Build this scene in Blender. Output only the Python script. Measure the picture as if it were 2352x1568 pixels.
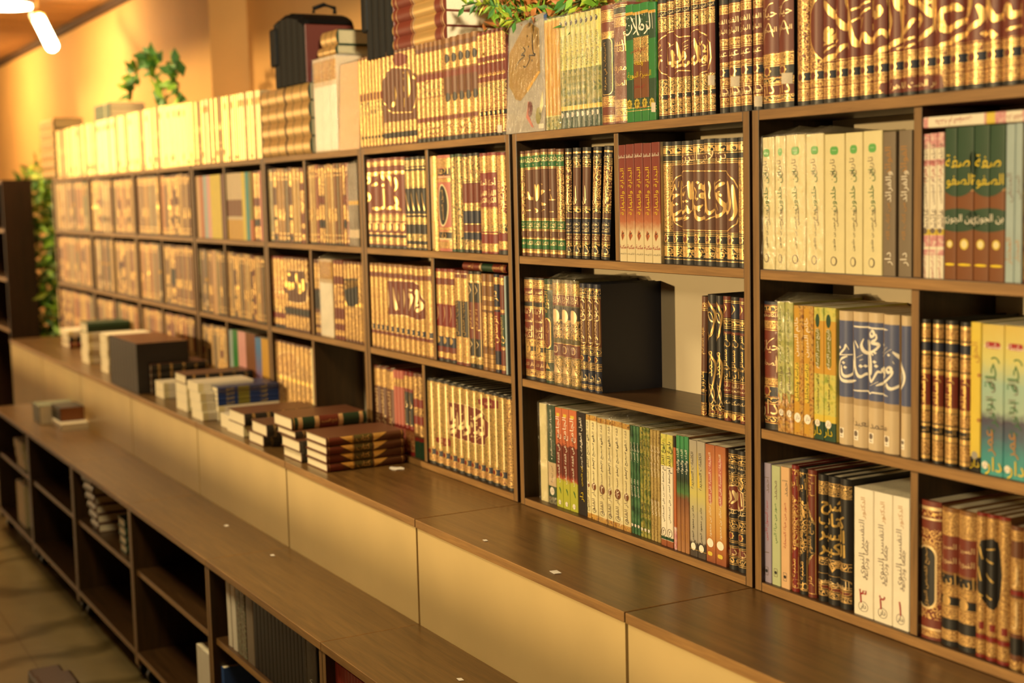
import bpy, bmesh, math, random
from mathutils import Vector, Matrix
import numpy as np
for _o in list(bpy.data.objects):
    bpy.data.objects.remove(_o)
SC = bpy.context.scene
COL = SC.collection
rnd = random.Random(7)

# ------------------------------------------------------------------ camera
CX, CY, CZ = 2.09649, -1.66602, 0.76199
YAW, PITCH, ROLL, FPX = 1.06729, -0.10497, -0.02468, 3268.75
_cy, _sy = math.cos(YAW), math.sin(YAW)
_cp, _sp = math.cos(PITCH), math.sin(PITCH)
CAMO = Vector((CX, CY, CZ))
FW = Vector((-_sy*_cp, _cy*_cp, _sp))
_R = Vector((_cy, _sy, 0)); _U = _R.cross(FW)
RT = _R*math.cos(ROLL) + _U*math.sin(ROLL)
UP = -_R*math.sin(ROLL) + _U*math.cos(ROLL)
cam_data = bpy.data.cameras.new('camera')
cam = bpy.data.objects.new('camera', cam_data)
COL.objects.link(cam)
cam.matrix_world = Matrix(((RT.x, UP.x, -FW.x, CX), (RT.y, UP.y, -FW.y, CY), (RT.z, UP.z, -FW.z, CZ), (0, 0, 0, 1)))
cam_data.sensor_fit = 'HORIZONTAL'; cam_data.sensor_width = 36.0
cam_data.lens = FPX*36.0/2352.0
cam_data.clip_start = 0.05
cam_data.dof.use_dof = True
cam_data.dof.focus_distance = (Vector((-0.36, 0.0, 0.45)) - CAMO).dot(FW)
cam_data.dof.aperture_fstop = 2.8
SC.camera = cam

# ------------------------------------------------------------------ view, world, lamps
SC.view_settings.view_transform = 'Standard'
SC.view_settings.look = 'None'
SC.view_settings.gamma = 1.0
SC.view_settings.use_curve_mapping = False
SC.view_settings.exposure = 0.0
world = bpy.data.worlds.new('room_air'); SC.world = world
world.use_nodes = True
_bg = world.node_tree.nodes['Background']
_bg.inputs[0].default_value = (1.0, 0.72, 0.42, 1); _bg.inputs[1].default_value = 0.12

def lamp(name, loc, target, power, size, color, size_y=None, spread=math.pi):
    l = bpy.data.lights.new(name, 'AREA'); l.energy = power; l.color = color
    l.shape = 'RECTANGLE'; l.size = size; l.size_y = size_y or size
    l.spread = spread
    o = bpy.data.objects.new(name, l); COL.objects.link(o); o.location = loc
    o.rotation_euler = (Vector(target)-Vector(loc)).to_track_quat('-Z', 'Y').to_euler()
    return o
WARM = (1.0, 0.78, 0.43)
# late sun, almost level, through the shop front behind the viewer
SUN_AZ, SUN_EL = math.radians(18.4), math.radians(3.3)
_s = bpy.data.lights.new('evening_sun', 'SUN'); _s.energy = 2.3; _s.color = (1.0, 0.70, 0.33); _s.angle = math.radians(1.4)
sun = bpy.data.objects.new('evening_sun', _s); COL.objects.link(sun)
sun.rotation_euler = Vector((math.sin(SUN_AZ)*math.cos(SUN_EL), math.cos(SUN_AZ)*math.cos(SUN_EL), -math.sin(SUN_EL))).to_track_quat('-Z', 'Y').to_euler()
lamp('ceiling_lamp_key', (-1.5, -1.35, 1.93), (-1.4, -0.9, -0.8), 36, 0.5, WARM, spread=2.3)
lamp('ceiling_lamp_mid', (-5.0, -0.5, 1.93), (-5.0, -0.1, 0.6), 26, 2.4, (1.0, 0.70, 0.32), size_y=0.2, spread=1.9)
lamp('added_wall_light', (-6.9, -0.7, 1.9), (-7.1, 0.5, 1.3), 30, 0.3, (1.0, 0.64, 0.26), spread=2.4)  # added light, no fixture: brightens the left wall
lamp('ceiling_lamp_far', (-9.3, -0.6, 1.85), (-9.6, 0.5, 1.3), 50, 0.35, (1.0, 0.68, 0.30))
lamp('spot_lamp_near', (3.9, -1.9, 1.75), (-1.6, 0.1, 1.5), 6, 0.3, (1.0, 0.86, 0.58), spread=0.32)
lamp('added_fill_right', (1.0, -3.3, 1.85), (0.9, 0.0, 0.35), 14, 0.5, WARM, spread=1.3)  # added frontal fill to lift the right-hand case, no fixture

# ------------------------------------------------------------------ measured levels (metres)
ZT, Z1, Z2, Z3, ZM = 0.8989, 0.6085, 0.3119, 0.0190, 0.0
D1, ZL, D2, ZF = 0.2834, -0.2539, 0.2483, -0.8702
BX = [0.0003, -0.9061, -1.828, -2.702, -3.5666, -4.4964, -5.409, -6.3104]
CASED = 0.188
def ray(px, py):
    return FW + RT*((px-1176.0)/FPX) - UP*((py-784.0)/FPX)
def hit(px, py, ax, val):
    v = ray(px, py)
    return CAMO + v*((val-CAMO[ax])/v[ax])
def proj(p):
    d = Vector(p)-CAMO; z = d.dot(FW)
    return 1176+FPX*d.dot(RT)/z, 784-FPX*d.dot(UP)/z
def xat(px, y, z):
    """world X of the point at depth y and height z seen in column px"""
    k = (px-1176.0)/FPX
    n = RT - FW*k
    return CX - (n.y*(y-CY) + n.z*(z-CZ))/n.x

# ------------------------------------------------------------------ materials
def lin(h):
    if isinstance(h, str):
        c = [int(h[i:i+2], 16)/255 for i in (0, 2, 4)]
    else:
        c = h
    return tuple(((x/12.92) if x <= 0.04045 else ((x+0.055)/1.055)**2.4) for x in c) + (1,)
M = {}
def newmat(key, name):
    m = bpy.data.materials.new(name); m.use_nodes = True
    nt = m.node_tree; b = nt.nodes['Principled BSDF']
    M[key] = m
    return m, nt, b
def N(nt, t, **kw):
    n = nt.nodes.new(t)
    for k, v in kw.items():
        setattr(n, k, v)
    return n
def ramp(nt, src, stops):
    r = N(nt, 'ShaderNodeValToRGB')
    e = r.color_ramp.elements
    while len(e) < len(stops):
        e.new(0.5)
    for i, (p, c) in enumerate(stops):
        e[i].position = p; e[i].color = c if len(c) == 4 else c+(1,)
    nt.links.new(src, r.inputs[0])
    return r
def plain(key, name, h, rough=0.5, bump=0.0, scale=300.0, var=0.06, coat=0.0, metal=0.0, coord='Object', spec=0.5):
    m, nt, b = newmat(key, name)
    c = lin(h)
    tc = N(nt, 'ShaderNodeTexCoord')
    nz = N(nt, 'ShaderNodeTexNoise'); nz.inputs['Scale'].default_value = scale; nz.inputs['Detail'].default_value = 3
    nt.links.new(tc.outputs[coord], nz.inputs['Vector'])
    r = ramp(nt, nz.outputs['Fac'], [(0.3, tuple(x*(1-var) for x in c[:3])), (0.7, tuple(min(1, x*(1+var)) for x in c[:3]))])
    nt.links.new(r.outputs[0], b.inputs['Base Color'])
    b.inputs['Roughness'].default_value = rough
    b.inputs['Metallic'].default_value = metal
    b.inputs['Coat Weight'].default_value = coat
    b.inputs['Specular IOR Level'].default_value = spec
    if bump:
        bp = N(nt, 'ShaderNodeBump'); bp.inputs['Strength'].default_value = bump; bp.inputs['Distance'].default_value = 0.001
        nt.links.new(nz.outputs['Fac'], bp.inputs['Height']); nt.links.new(bp.outputs[0], b.inputs['Normal'])
    return m
GOLD = (0.80, 0.52, 0.19)
def gilt(key, name, col=GOLD, rough=0.33):
    m, nt, b = newmat(key, name)
    b.inputs['Base Color'].default_value = col+(1,)
    b.inputs['Metallic'].default_value = 0.66; b.inputs['Roughness'].default_value = rough
    tc = N(nt, 'ShaderNodeTexCoord'); nz = N(nt, 'ShaderNodeTexNoise'); nz.inputs['Scale'].default_value = 260
    nt.links.new(tc.outputs['Object'], nz.inputs['Vector'])
    bp = N(nt, 'ShaderNodeBump'); bp.inputs['Strength'].default_value = 0.12; bp.inputs['Distance'].default_value = 0.0006
    nt.links.new(nz.outputs['Fac'], bp.inputs['Height']); nt.links.new(bp.outputs[0], b.inputs['Normal'])
    return m
def filigree(key, name, base, scale=150.0, dens=0.44, rough=0.36, col=GOLD):
    """leather stamped with a fine scrolling gold pattern"""
    m, nt, b = newmat(key, name)
    uv = N(nt, 'ShaderNodeUVMap')
    nz = N(nt, 'ShaderNodeTexNoise'); nz.inputs['Scale'].default_value = scale*0.9; nz.inputs['Detail'].default_value = 1
    nt.links.new(uv.outputs[0], nz.inputs['Vector'])
    mx = N(nt, 'ShaderNodeVectorMath', operation='SCALE'); mx.inputs['Scale'].default_value = 0.010
    nt.links.new(nz.outputs['Color'], mx.inputs[0])
    ad = N(nt, 'ShaderNodeVectorMath', operation='ADD')
    nt.links.new(uv.outputs[0], ad.inputs[0]); nt.links.new(mx.outputs[0], ad.inputs[1])
    vo = N(nt, 'ShaderNodeTexVoronoi', feature='F1'); vo.inputs['Scale'].default_value = scale
    nt.links.new(ad.outputs[0], vo.inputs['Vector'])
    ml = N(nt, 'ShaderNodeMath', operation='MULTIPLY'); ml.inputs[1].default_value = 17.0
    nt.links.new(vo.outputs['Distance'], ml.inputs[0])
    sn = N(nt, 'ShaderNodeMath', operation='SINE'); nt.links.new(ml.outputs[0], sn.inputs[0])
    g = 1-2*dens
    r = ramp(nt, sn.outputs[0], [(0.0, (0, 0, 0)), (1.0, (1, 1, 1))])
    gt = N(nt, 'ShaderNodeMapRange'); gt.inputs['From Min'].default_value = g-0.25; gt.inputs['From Max'].default_value = g+0.25
    nt.links.new(sn.outputs[0], gt.inputs['Value'])
    nt.nodes.remove(r)
    mc = N(nt, 'ShaderNodeMix', data_type='RGBA')
    mc.inputs[6].default_value = lin(base); mc.inputs[7].default_value = col+(1,)
    nt.links.new(gt.outputs[0], mc.inputs[0]); nt.links.new(mc.outputs[2], b.inputs['Base Color'])
    mm = N(nt, 'ShaderNodeMath', operation='MULTIPLY'); mm.inputs[1].default_value = 0.66
    nt.links.new(gt.outputs[0], mm.inputs[0]); nt.links.new(mm.outputs[0], b.inputs['Metallic'])
    b.inputs['Roughness'].default_value = rough
    bp = N(nt, 'ShaderNodeBump'); bp.inputs['Strength'].default_value = 0.35; bp.inputs['Distance'].default_value = 0.0008
    nt.links.new(gt.outputs[0], bp.inputs['Height']); nt.links.new(bp.outputs[0], b.inputs['Normal'])
    return m
def blotch(key, name, cols, scale=60.0, rough=0.42, coord='UV', stretch=(1, 1, 1)):
    """printed cover picture: soft patches of several colours"""
    m, nt, b = newmat(key, name)
    tc = N(nt, 'ShaderNodeTexCoord'); mp = N(nt, 'ShaderNodeMapping'); mp.inputs['Scale'].default_value = stretch
    nt.links.new(tc.outputs[coord], mp.inputs[0])
    nz = N(nt, 'ShaderNodeTexNoise'); nz.inputs['Scale'].default_value = scale; nz.inputs['Detail'].default_value = 4
    nt.links.new(mp.outputs[0], nz.inputs['Vector'])
    n = len(cols)
    r = ramp(nt, nz.outputs['Fac'], [(0.32+0.36*i/max(1, n-1), lin(c)[:3]) for i, c in enumerate(cols)])
    nt.links.new(r.outputs[0], b.inputs['Base Color']); b.inputs['Roughness'].default_value = rough
    return m
def gradient(key, name, stops, rough=0.42):
    """printed jacket whose ink changes along the spine: stops are (height in metres above the foot, colour)"""
    m, nt, b = newmat(key, name)
    uv = N(nt, 'ShaderNodeUVMap'); sx = N(nt, 'ShaderNodeSeparateXYZ'); nt.links.new(uv.outputs[0], sx.inputs[0])
    nz = N(nt, 'ShaderNodeTexNoise'); nz.inputs['Scale'].default_value = 90; nt.links.new(uv.outputs[0], nz.inputs['Vector'])
    ma = N(nt, 'ShaderNodeMath', operation='MULTIPLY_ADD'); ma.inputs[1].default_value = 0.02; 
    nt.links.new(nz.outputs['Fac'], ma.inputs[0]); nt.links.new(sx.outputs['Y'], ma.inputs[2])
    mr = N(nt, 'ShaderNodeMath', operation='MULTIPLY'); mr.inputs[1].default_value = 1/0.27
    nt.links.new(ma.outputs[0], mr.inputs[0])
    r = ramp(nt, mr.outputs[0], [((z+0.01)/0.27, lin(c)[:3]) for z, c in stops])
    nt.links.new(r.outputs[0], b.inputs['Base Color']); b.inputs['Roughness'].default_value = rough
    return m
def wood(key, name, dark, light, axis='X', rough=0.38, scale=1.0, coat=0.0):
    m, nt, b = newmat(key, name)
    tc = N(nt, 'ShaderNodeTexCoord'); mp = N(nt, 'ShaderNodeMapping')
    s = {'X': (1.2, 22, 22), 'Y': (22, 1.2, 22), 'Z': (22, 22, 1.2)}[axis]
    mp.inputs['Scale'].default_value = tuple(v*scale for v in s)
    nt.links.new(tc.outputs['Object'], mp.inputs[0])
    nz = N(nt, 'ShaderNodeTexNoise'); nz.inputs['Scale'].default_value = 2.2; nz.inputs['Detail'].default_value = 7; nz.inputs['Roughness'].default_value = 0.62
    nz.inputs['Distortion'].default_value = 0.9
    nt.links.new(mp.outputs[0], nz.inputs['Vector'])
    fine = N(nt, 'ShaderNodeTexNoise'); fine.inputs['Scale'].default_value = 14; fine.inputs['Detail'].default_value = 3
    nt.links.new(mp.outputs[0], fine.inputs['Vector'])
    r = ramp(nt, nz.outputs['Fac'], [(0.3, lin(dark)[:3]), (0.72, lin(light)[:3])])
    mc = N(nt, 'ShaderNodeMix', data_type='RGBA', blend_type='MULTIPLY'); mc.inputs[0].default_value = 0.35
    r2 = ramp(nt, fine.outputs['Fac'], [(0.35, (0.55, 0.5, 0.45)), (0.6, (1, 1, 1))])
    nt.links.new(r.outputs[0], mc.inputs[6]); nt.links.new(r2.outputs[0], mc.inputs[7])
    nt.links.new(mc.outputs[2], b.inputs['Base Color'])
    b.inputs['Roughness'].default_value = rough; b.inputs['Coat Weight'].default_value = coat; b.inputs['Coat Roughness'].default_value = 0.25
    bp = N(nt, 'ShaderNodeBump'); bp.inputs['Strength'].default_value = 0.08; bp.inputs['Distance'].default_value = 0.001
    nt.links.new(fine.outputs['Fac'], bp.inputs['Height']); nt.links.new(bp.outputs[0], b.inputs['Normal'])
    return m
def emit(key, name, col, strength):
    m, nt, b = newmat(key, name)
    b.inputs['Base Color'].default_value = (0.8, 0.8, 0.8, 1)
    b.inputs['Emission Color'].default_value = col+(1,); b.inputs['Emission Strength'].default_value = strength
    return m

wood('wd', 'walnut stained board', '35230f', '553a1e', 'X')
wood('wdz', 'walnut stained upright', '2e1f0d', '473018', 'Z')
wood('we', 'oak edge banding', '7d5a30', 'ac824a', 'X', rough=0.45)
wood('wez', 'oak edge banding upright', '6f5029', '987240', 'Z', rough=0.45)
wood('wtop', 'polished walnut ledge', '523b1d', '7a5a30', 'X', rough=0.33, coat=0.15)
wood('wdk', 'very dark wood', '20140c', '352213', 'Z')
plain('back', 'cream back board', 'cfc0a0', rough=0.55, scale=6, var=0.04)
plain('panel', 'cream laminate panel', 'd0b67e', rough=0.36, scale=5, var=0.05)
gilt('gd', 'gold foil'); gilt('gp', 'pale gold foil', (0.82, 0.62, 0.33), 0.4)
gilt('gy', 'yellow gold foil', (0.85, 0.58, 0.18), 0.3)
LE = {'mr': '702e1e', 'bn': '643b24', 'bk': '1b1917', 'gn': '1f3d26', 'nv': '1d2236', 'rd': '7a1d18', 'tn': '7f5429', 'ol': '5d5326', 'gn2': '1d6a32'}
for k, h in LE.items():
    plain(k, 'book cloth '+k, h, rough=0.42, bump=0.15, scale=900)
    filigree('f'+k, 'gilt tooling on '+k, h)
    filigree('g'+k, 'dense gilt tooling on '+k, h, scale=210, dens=0.54)
    filigree('h'+k, 'coarse gilt tooling on '+k, h, scale=95, dens=0.42)
PAP = dict(crm='e2d7a6', wh='e9e1cc', lil='9a90a8', mint='b4bd92', pch='d9b184', gry='9b958a', bgr='7d6f5c', blu='3a5a96', sky='9fb2b4', ylw='d9c04a',
           org='b8683e', lime='a9b32c', red='96382a', pnk='d7a0a0', grn='2f7d3c', dgn='2c4a34', teal='2f8f92', blk='141312', cov='2a2422', tan='b98a55', nvy='222a44',
           lav='555d80', sand='cdb690', snd2='b39a76', brn='7a4a28', wine='5a1e1c', drk='23201d', gold2='c99a3a', bluedark='1f3a78', fadedr='b86a5c', oliv='7e7a35', greyg='77806a')
for k, h in PAP.items():
    plain('p'+k, 'printed cover '+k, h, rough=0.42, scale=40, var=0.03, coat=0.04, spec=0.35)
plain('pg', 'paper edges', 'e6d9b8', rough=0.8, scale=400, var=0.1)
plain('pgd', 'toned paper edges', 'b8ab86', rough=0.85, scale=400, var=0.12)
plain('ink', 'black ink', '1b1a18', rough=0.5); plain('inkg', 'green ink', '2b6b3a', rough=0.5); plain('inkr', 'red ink', 'a01f1f', rough=0.5)
plain('inkw', 'white ink', 'f2ead8', rough=0.45); plain('inky', 'yellow ink', 'e2c619', rough=0.4); plain('inko', 'ochre ink', 'b07a30', rough=0.5)
plain('inkn', 'grey brown ink', '6f5f52', rough=0.5); plain('inkl', 'fresh green ink', '5fae57', rough=0.5); plain('sticker', 'price sticker', 'd8cdb8', rough=0.6)
blotch('bgrn', 'green garden print', ['3b4f22', '6f7a35', 'a69a4a', '3f5a34'], 70)
blotch('bgrn2', 'deep green print', ['1f3d28', '35633f', '4d7a50'], 50)
blotch('bbei', 'beige arabesque print', ['7d6636', 'b29a5c', '8f7742'], 120)
blotch('bbrn', 'brown mosaic print', ['7a4f1e', 'b98436', 'c9a04c', '6d4419'], 110)
blotch('blgr', 'pale green print', ['8f9a4e', 'b9b868', 'a2a858'], 40)
blotch('bylg', 'yellow green print', ['a3a43c', 'd2c660', 'c6c364', '93a040'], 60)
blotch('bpnk', 'pink petal print', ['e2d2c4', 'd6a5a2', 'c77f86', 'e8dccb'], 60)
blotch('bstn', 'weathered stone print', ['5c451c', '8a6a30', 'a58440', '6d5426'], 45)
blotch('bmrb', 'marbled floral cover', ['3a3a30', '8b8a70', '5c4a3a', 'a79c84'], 60)
gradient('jred', 'red to cream jacket', [(0.0, 'd9c9a0'), (0.055, 'd9c9a0'), (0.085, 'b0643c'), (0.12, '863424'), (0.25, '78291e')])
gradient('jorg', 'orange jacket', [(0.0, '8a4a2a'), (0.03, 'ab6636'), (0.06, 'c38f48'), (0.13, 'd0aa60'), (0.19, 'c07c48'), (0.25, '9a5232')])
gradient('jgry', 'grey yellow jacket', [(0.0, '4a4038'), (0.028, '4a4038'), (0.032, 'a59d8d'), (0.09, 'b5ad8e'), (0.13, 'c9bf6c'), (0.19, 'b0a78c'), (0.25, 'a39b8e')])
gradient('jdrip', 'green over brown jacket', [(0.0, 'a57448'), (0.07, '9a6840'), (0.11, '7a4e34'), (0.125, '4e7a44'), (0.15, '2c3a28'), (0.18, '2c4a48'), (0.22, '3c8a54')])
gradient('jteal', 'yellow to teal jacket', [(0.0, '3f9a98'), (0.03, '3f8f92'), (0.06, '4a6274'), (0.085, '4a465a'), (0.10, 'a0b8a4'), (0.14, '98b8a8'), (0.18, 'cfc878'), (0.25, 'd2b04a')])
gradient('jlime', 'orange maroon lime jacket', [(0.0, 'a9ad34'), (0.065, 'b0b03c'), (0.07, 'ac5236'), (0.08, '6a2a1e'), (0.15, '6c2c20'), (0.153, 'bd6640'), (0.25, 'c87046')])
gradient('jrain', 'blue to red jacket', [(0.0, '8a3a3a'), (0.06, 'a05a5a'), (0.12, '6a6a9a'), (0.2, '3f78b0')])
# shrink wrap
def film(key, name):
    m = bpy.data.materials.new(name); m.use_nodes = True; M[key] = m
    nt = m.node_tree; nt.nodes.clear()
    out = N(nt, 'ShaderNodeOutputMaterial'); mix = N(nt, 'ShaderNodeMixShader'); tr = N(nt, 'ShaderNodeBsdfTransparent'); gl = N(nt, 'ShaderNodeBsdfGlossy')
    gl.inputs['Roughness'].default_value = 0.09; gl.inputs['Color'].default_value = (0.95, 0.95, 0.95, 1)
    tc = N(nt, 'ShaderNodeTexCoord'); nz = N(nt, 'ShaderNodeTexNoise'); nz.inputs['Scale'].default_value = 130; nz.inputs['Detail'].default_value = 4
    mp = N(nt, 'ShaderNodeMapping'); mp.inputs['Scale'].default_value = (1, 1, 0.35)
    nt.links.new(tc.outputs['Object'], mp.inputs[0]); nt.links.new(mp.outputs[0], nz.inputs['Vector'])
    bp = N(nt, 'ShaderNodeBump'); bp.inputs['Strength'].default_value = 1.0; bp.inputs['Distance'].default_value = 0.006
    nt.links.new(nz.outputs['Fac'], bp.inputs['Height']); nt.links.new(bp.outputs[0], gl.inputs['Normal'])
    lw = N(nt, 'ShaderNodeLayerWeight'); lw.inputs['Blend'].default_value = 0.25
    ma = N(nt, 'ShaderNodeMath', operation='MULTIPLY_ADD'); ma.inputs[1].default_value = 0.45; ma.inputs[2].default_value = 0.06
    nt.links.new(lw.outputs['Fresnel'], ma.inputs[0]); nt.links.new(ma.outputs[0], mix.inputs[0])
    nt.links.new(tr.outputs[0], mix.inputs[1]); nt.links.new(gl.outputs[0], mix.inputs[2]); nt.links.new(mix.outputs[0], out.inputs[0])
film('film', 'clear shrink wrap')

# ------------------------------------------------------------------ mesh helpers
def mesh_obj(name, verts, faces, mats, mi=None, parent=None, smooth=False, uv=None, normals=None):
    me = bpy.data.meshes.new(name)
    me.from_pydata([tuple(v) for v in verts], [], faces)
    for k in mats:
        me.materials.append(M[k])
    if mi is not None:
        me.polygons.foreach_set('material_index', mi)
    if smooth:
        me.polygons.foreach_set('use_smooth', [True]*len(faces))
    if uv is not None:
        ul = me.uv_layers.new(name='UVMap')
        idx = np.empty(len(me.loops), dtype=np.int32); me.loops.foreach_get('vertex_index', idx)
        ul.data.foreach_set('uv', np.asarray(uv, dtype=np.float32)[idx].ravel())
    me.update()
    if normals is not None:
        me.normals_split_custom_set_from_vertices([tuple(n) for n in normals])
    return link(name, me, parent)
def link(name, me, parent=None):
    o = bpy.data.objects.new(name, me); COL.objects.link(o)
    if parent is not None:
        o.parent = parent
    return o
class MB:
    """collects boxes and polygons with material keys, then links them as one mesh object"""
    def __init__(s):
        s.v = []; s.f = []; s.m = []
    def poly(s, pts, mat):
        n = len(s.v); s.v += [tuple(p) for p in pts]; s.f.append(tuple(range(n, n+len(pts)))); s.m.append(mat)
    def box(s, a, b, mat, front=None, mtx=None):
        x0, y0, z0 = a; x1, y1, z1 = b
        P = [Vector(p) for p in ((x0, y0, z0), (x1, y0, z0), (x1, y1, z0), (x0, y1, z0), (x0, y0, z1), (x1, y0, z1), (x1, y1, z1), (x0, y1, z1))]
        if mtx is not None:
            P = [mtx @ p for p in P]
        n = len(s.v); s.v += [tuple(p) for p in P]
        for q, k in (((0, 3, 2, 1), 0), ((4, 5, 6, 7), 0), ((0, 1, 5, 4), 1), ((1, 2, 6, 5), 0), ((2, 3, 7, 6), 0), ((3, 0, 4, 7), 0)):
            s.f.append(tuple(n+i for i in q)); s.m.append(front if (k and front) else mat)
    def tube(s, pts, rad, mat, n=8, cap=True):
        pts = [Vector(p) for p in pts]; rings = []
        for i, p in enumerate(pts):
            t = (pts[min(i+1, len(pts)-1)]-pts[max(i-1, 0)]).normalized()
            a = t.orthogonal().normalized(); b = t.cross(a); r = rad[i] if isinstance(rad, (list, tuple)) else rad
            k = len(s.v); s.v += [tuple(p+a*math.cos(2*math.pi*j/n)*r+b*math.sin(2*math.pi*j/n)*r) for j in range(n)]
            rings.append(k)
        for i in range(len(rings)-1):
            for j in range(n):
                s.f.append((rings[i]+j, rings[i]+(j+1) % n, rings[i+1]+(j+1) % n, rings[i+1]+j)); s.m.append(mat)
        if cap:
            s.f.append(tuple(rings[0]+j for j in reversed(range(n)))); s.m.append(mat)
            s.f.append(tuple(rings[-1]+j for j in range(n))); s.m.append(mat)
    def build(s, name, parent=None, bevel=0.0, smooth=False):
        keys = sorted(set(s.m)); ix = {k: i for i, k in enumerate(keys)}
        o = mesh_obj(name, s.v, s.f, keys, [ix[k] for k in s.m], parent, smooth)
        if bevel:
            bm = bmesh.new(); bm.from_mesh(o.data)
            bmesh.ops.bevel(bm, geom=bm.edges[:], offset=bevel, segments=2, affect='EDGES', profile=0.5, clamp_overlap=True)
            bm.to_mesh(o.data); bm.free()
        return o
def tag(o, label, cat, group=None, kind=None):
    if label: o['label'] = label
    if cat: o['category'] = cat
    if group: o['group'] = group
    if kind: o['kind'] = kind
    return o
def empty(name, loc=(0, 0, 0), rot=(0, 0, 0)):
    o = bpy.data.objects.new(name, None); COL.objects.link(o); o.location = loc; o.rotation_euler = rot
    o.empty_display_size = 0.05
    return o
def struct(o):
    o['kind'] = 'structure'; return o
def box(name, a, b, mat, parent=None, front=None, bevel=0.0):
    m = MB(); m.box(a, b, mat, front); return m.build(name, parent, bevel)
# ------------------------------------------------------------------ lettering
_F = {'ء': (0xFE80, 1), 'آ': (0xFE81, 2), 'أ': (0xFE83, 2), 'ؤ': (0xFE85, 2), 'إ': (0xFE87, 2), 'ئ': (0xFE89, 4), 'ا': (0xFE8D, 2), 'ب': (0xFE8F, 4), 'ة': (0xFE93, 2),
      'ت': (0xFE95, 4), 'ث': (0xFE99, 4), 'ج': (0xFE9D, 4), 'ح': (0xFEA1, 4), 'خ': (0xFEA5, 4), 'د': (0xFEA9, 2), 'ذ': (0xFEAB, 2), 'ر': (0xFEAD, 2), 'ز': (0xFEAF, 2),
      'س': (0xFEB1, 4), 'ش': (0xFEB5, 4), 'ص': (0xFEB9, 4), 'ض': (0xFEBD, 4), 'ط': (0xFEC1, 4), 'ظ': (0xFEC5, 4), 'ع': (0xFEC9, 4), 'غ': (0xFECD, 4), 'ف': (0xFED1, 4),
      'ق': (0xFED5, 4), 'ك': (0xFED9, 4), 'ل': (0xFEDD, 4), 'م': (0xFEE1, 4), 'ن': (0xFEE5, 4), 'ه': (0xFEE9, 4), 'و': (0xFEED, 2), 'ى': (0xFEEF, 2), 'ي': (0xFEF1, 4)}
_LA = {'آ': 0xFEF5, 'أ': 0xFEF7, 'إ': 0xFEF9, 'ا': 0xFEFB}
def shape(t):
    out = []; i = 0; prev = False
    while i < len(t):
        c = t[i]
        if c not in _F:
            out.append(c); prev = False; i += 1; continue
        if c == 'ل' and i+1 < len(t) and t[i+1] in _LA:
            out.append(chr(_LA[t[i+1]]+(1 if prev else 0))); prev = False; i += 2; continue
        b, n = _F[c]
        nxt = i+1 < len(t) and t[i+1] in _F and t[i+1] != 'ء' and n == 4
        f = (3 if prev and nxt else 1 if prev else 2 if nxt else 0)
        if n == 2: f = 1 if prev else 0
        if n == 1: f = 0
        out.append(chr(b+f)); prev = nxt; i += 1
    s = ''.join(out)
    return s[::-1] if any(c in _F for c in t) else s
_TX = {}
def text_tris(t):
    if t not in _TX:
        c = bpy.data.curves.new('lettering', 'FONT'); c.body = shape(t); c.resolution_u = 2; c.size = 1.0
        o = bpy.data.objects.new('lettering', c); COL.objects.link(o)
        dg = bpy.context.evaluated_depsgraph_get()
        me = bpy.data.meshes.new_from_object(o.evaluated_get(dg))
        P = [(v.co.x, v.co.y) for v in me.vertices]
        T = [[P[i] for i in p.vertices] for p in me.polygons]
        bpy.data.objects.remove(o); bpy.data.curves.remove(c); bpy.data.meshes.remove(me)
        xs = [p[0] for p in P] or [0, 1]; ys = [p[1] for p in P] or [0, 1]
        _TX[t] = (T, min(xs), max(xs), min(ys), max(ys))
    return _TX[t]
def text(t, cx, cz, size, rot=0, maxlen=None, maxh=None):
    """triangles of a line of lettering centred on (cx, cz)"""
    T, x0, x1, y0, y1 = text_tris(t)
    k = size
    if maxlen: k = min(k, maxlen/max(1e-6, x1-x0))
    if maxh: k = min(k, maxh/max(1e-6, y1-y0))
    ca, sa = math.cos(math.radians(rot)), math.sin(math.radians(rot))
    mx, my = (x0+x1)/2, (y0+y1)/2
    return [[(cx+((x-mx)*ca-(y-my)*sa)*k, cz+((x-mx)*sa+(y-my)*ca)*k) for x, y in tri] for tri in T]
def smooth_line(pts, sub=5):
    if len(pts) < 3: return pts
    out = []; n = len(pts)
    for i in range(n-1):
        p0 = pts[max(i-1, 0)]; p1 = pts[i]; p2 = pts[i+1]; p3 = pts[min(i+2, n-1)]
        for j in range(sub):
            t = j/sub
            out.append(tuple(0.5*((2*p1[k])+(-p0[k]+p2[k])*t+(2*p0[k]-5*p1[k]+4*p2[k]-p3[k])*t*t+(-p0[k]+3*p1[k]-3*p2[k]+p3[k])*t**3) for k in (0, 1)))
    out.append(pts[-1]); return out
def stroke(pts, w, nib=50, thin=0.45):
    """a pen stroke as quads, broad across the nib and thin along it"""
    pts = smooth_line(pts); n = len(pts); L = []
    for i, p in enumerate(pts):
        a = pts[max(i-1, 0)]; b = pts[min(i+1, n-1)]
        dx, dy = b[0]-a[0], b[1]-a[1]; l = math.hypot(dx, dy) or 1e-9
        th = math.atan2(dy, dx)
        k = w*(thin+(1-thin)*abs(math.sin(th-math.radians(nib))))/2
        t = i/(n-1)
        k *= min(1, 0.35+5*t, 0.35+5*(1-t))
        L.append(((p[0]-dy/l*k, p[1]+dx/l*k), (p[0]+dy/l*k, p[1]-dx/l*k)))
    return [[L[i][0], L[i][1], L[i+1][1], L[i+1][0]] for i in range(n-1)]
def ell(cx, cz, rx, rz, n=28):
    return [(cx+rx*math.cos(2*math.pi*i/n), cz+rz*math.sin(2*math.pi*i/n)) for i in range(n)]
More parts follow.
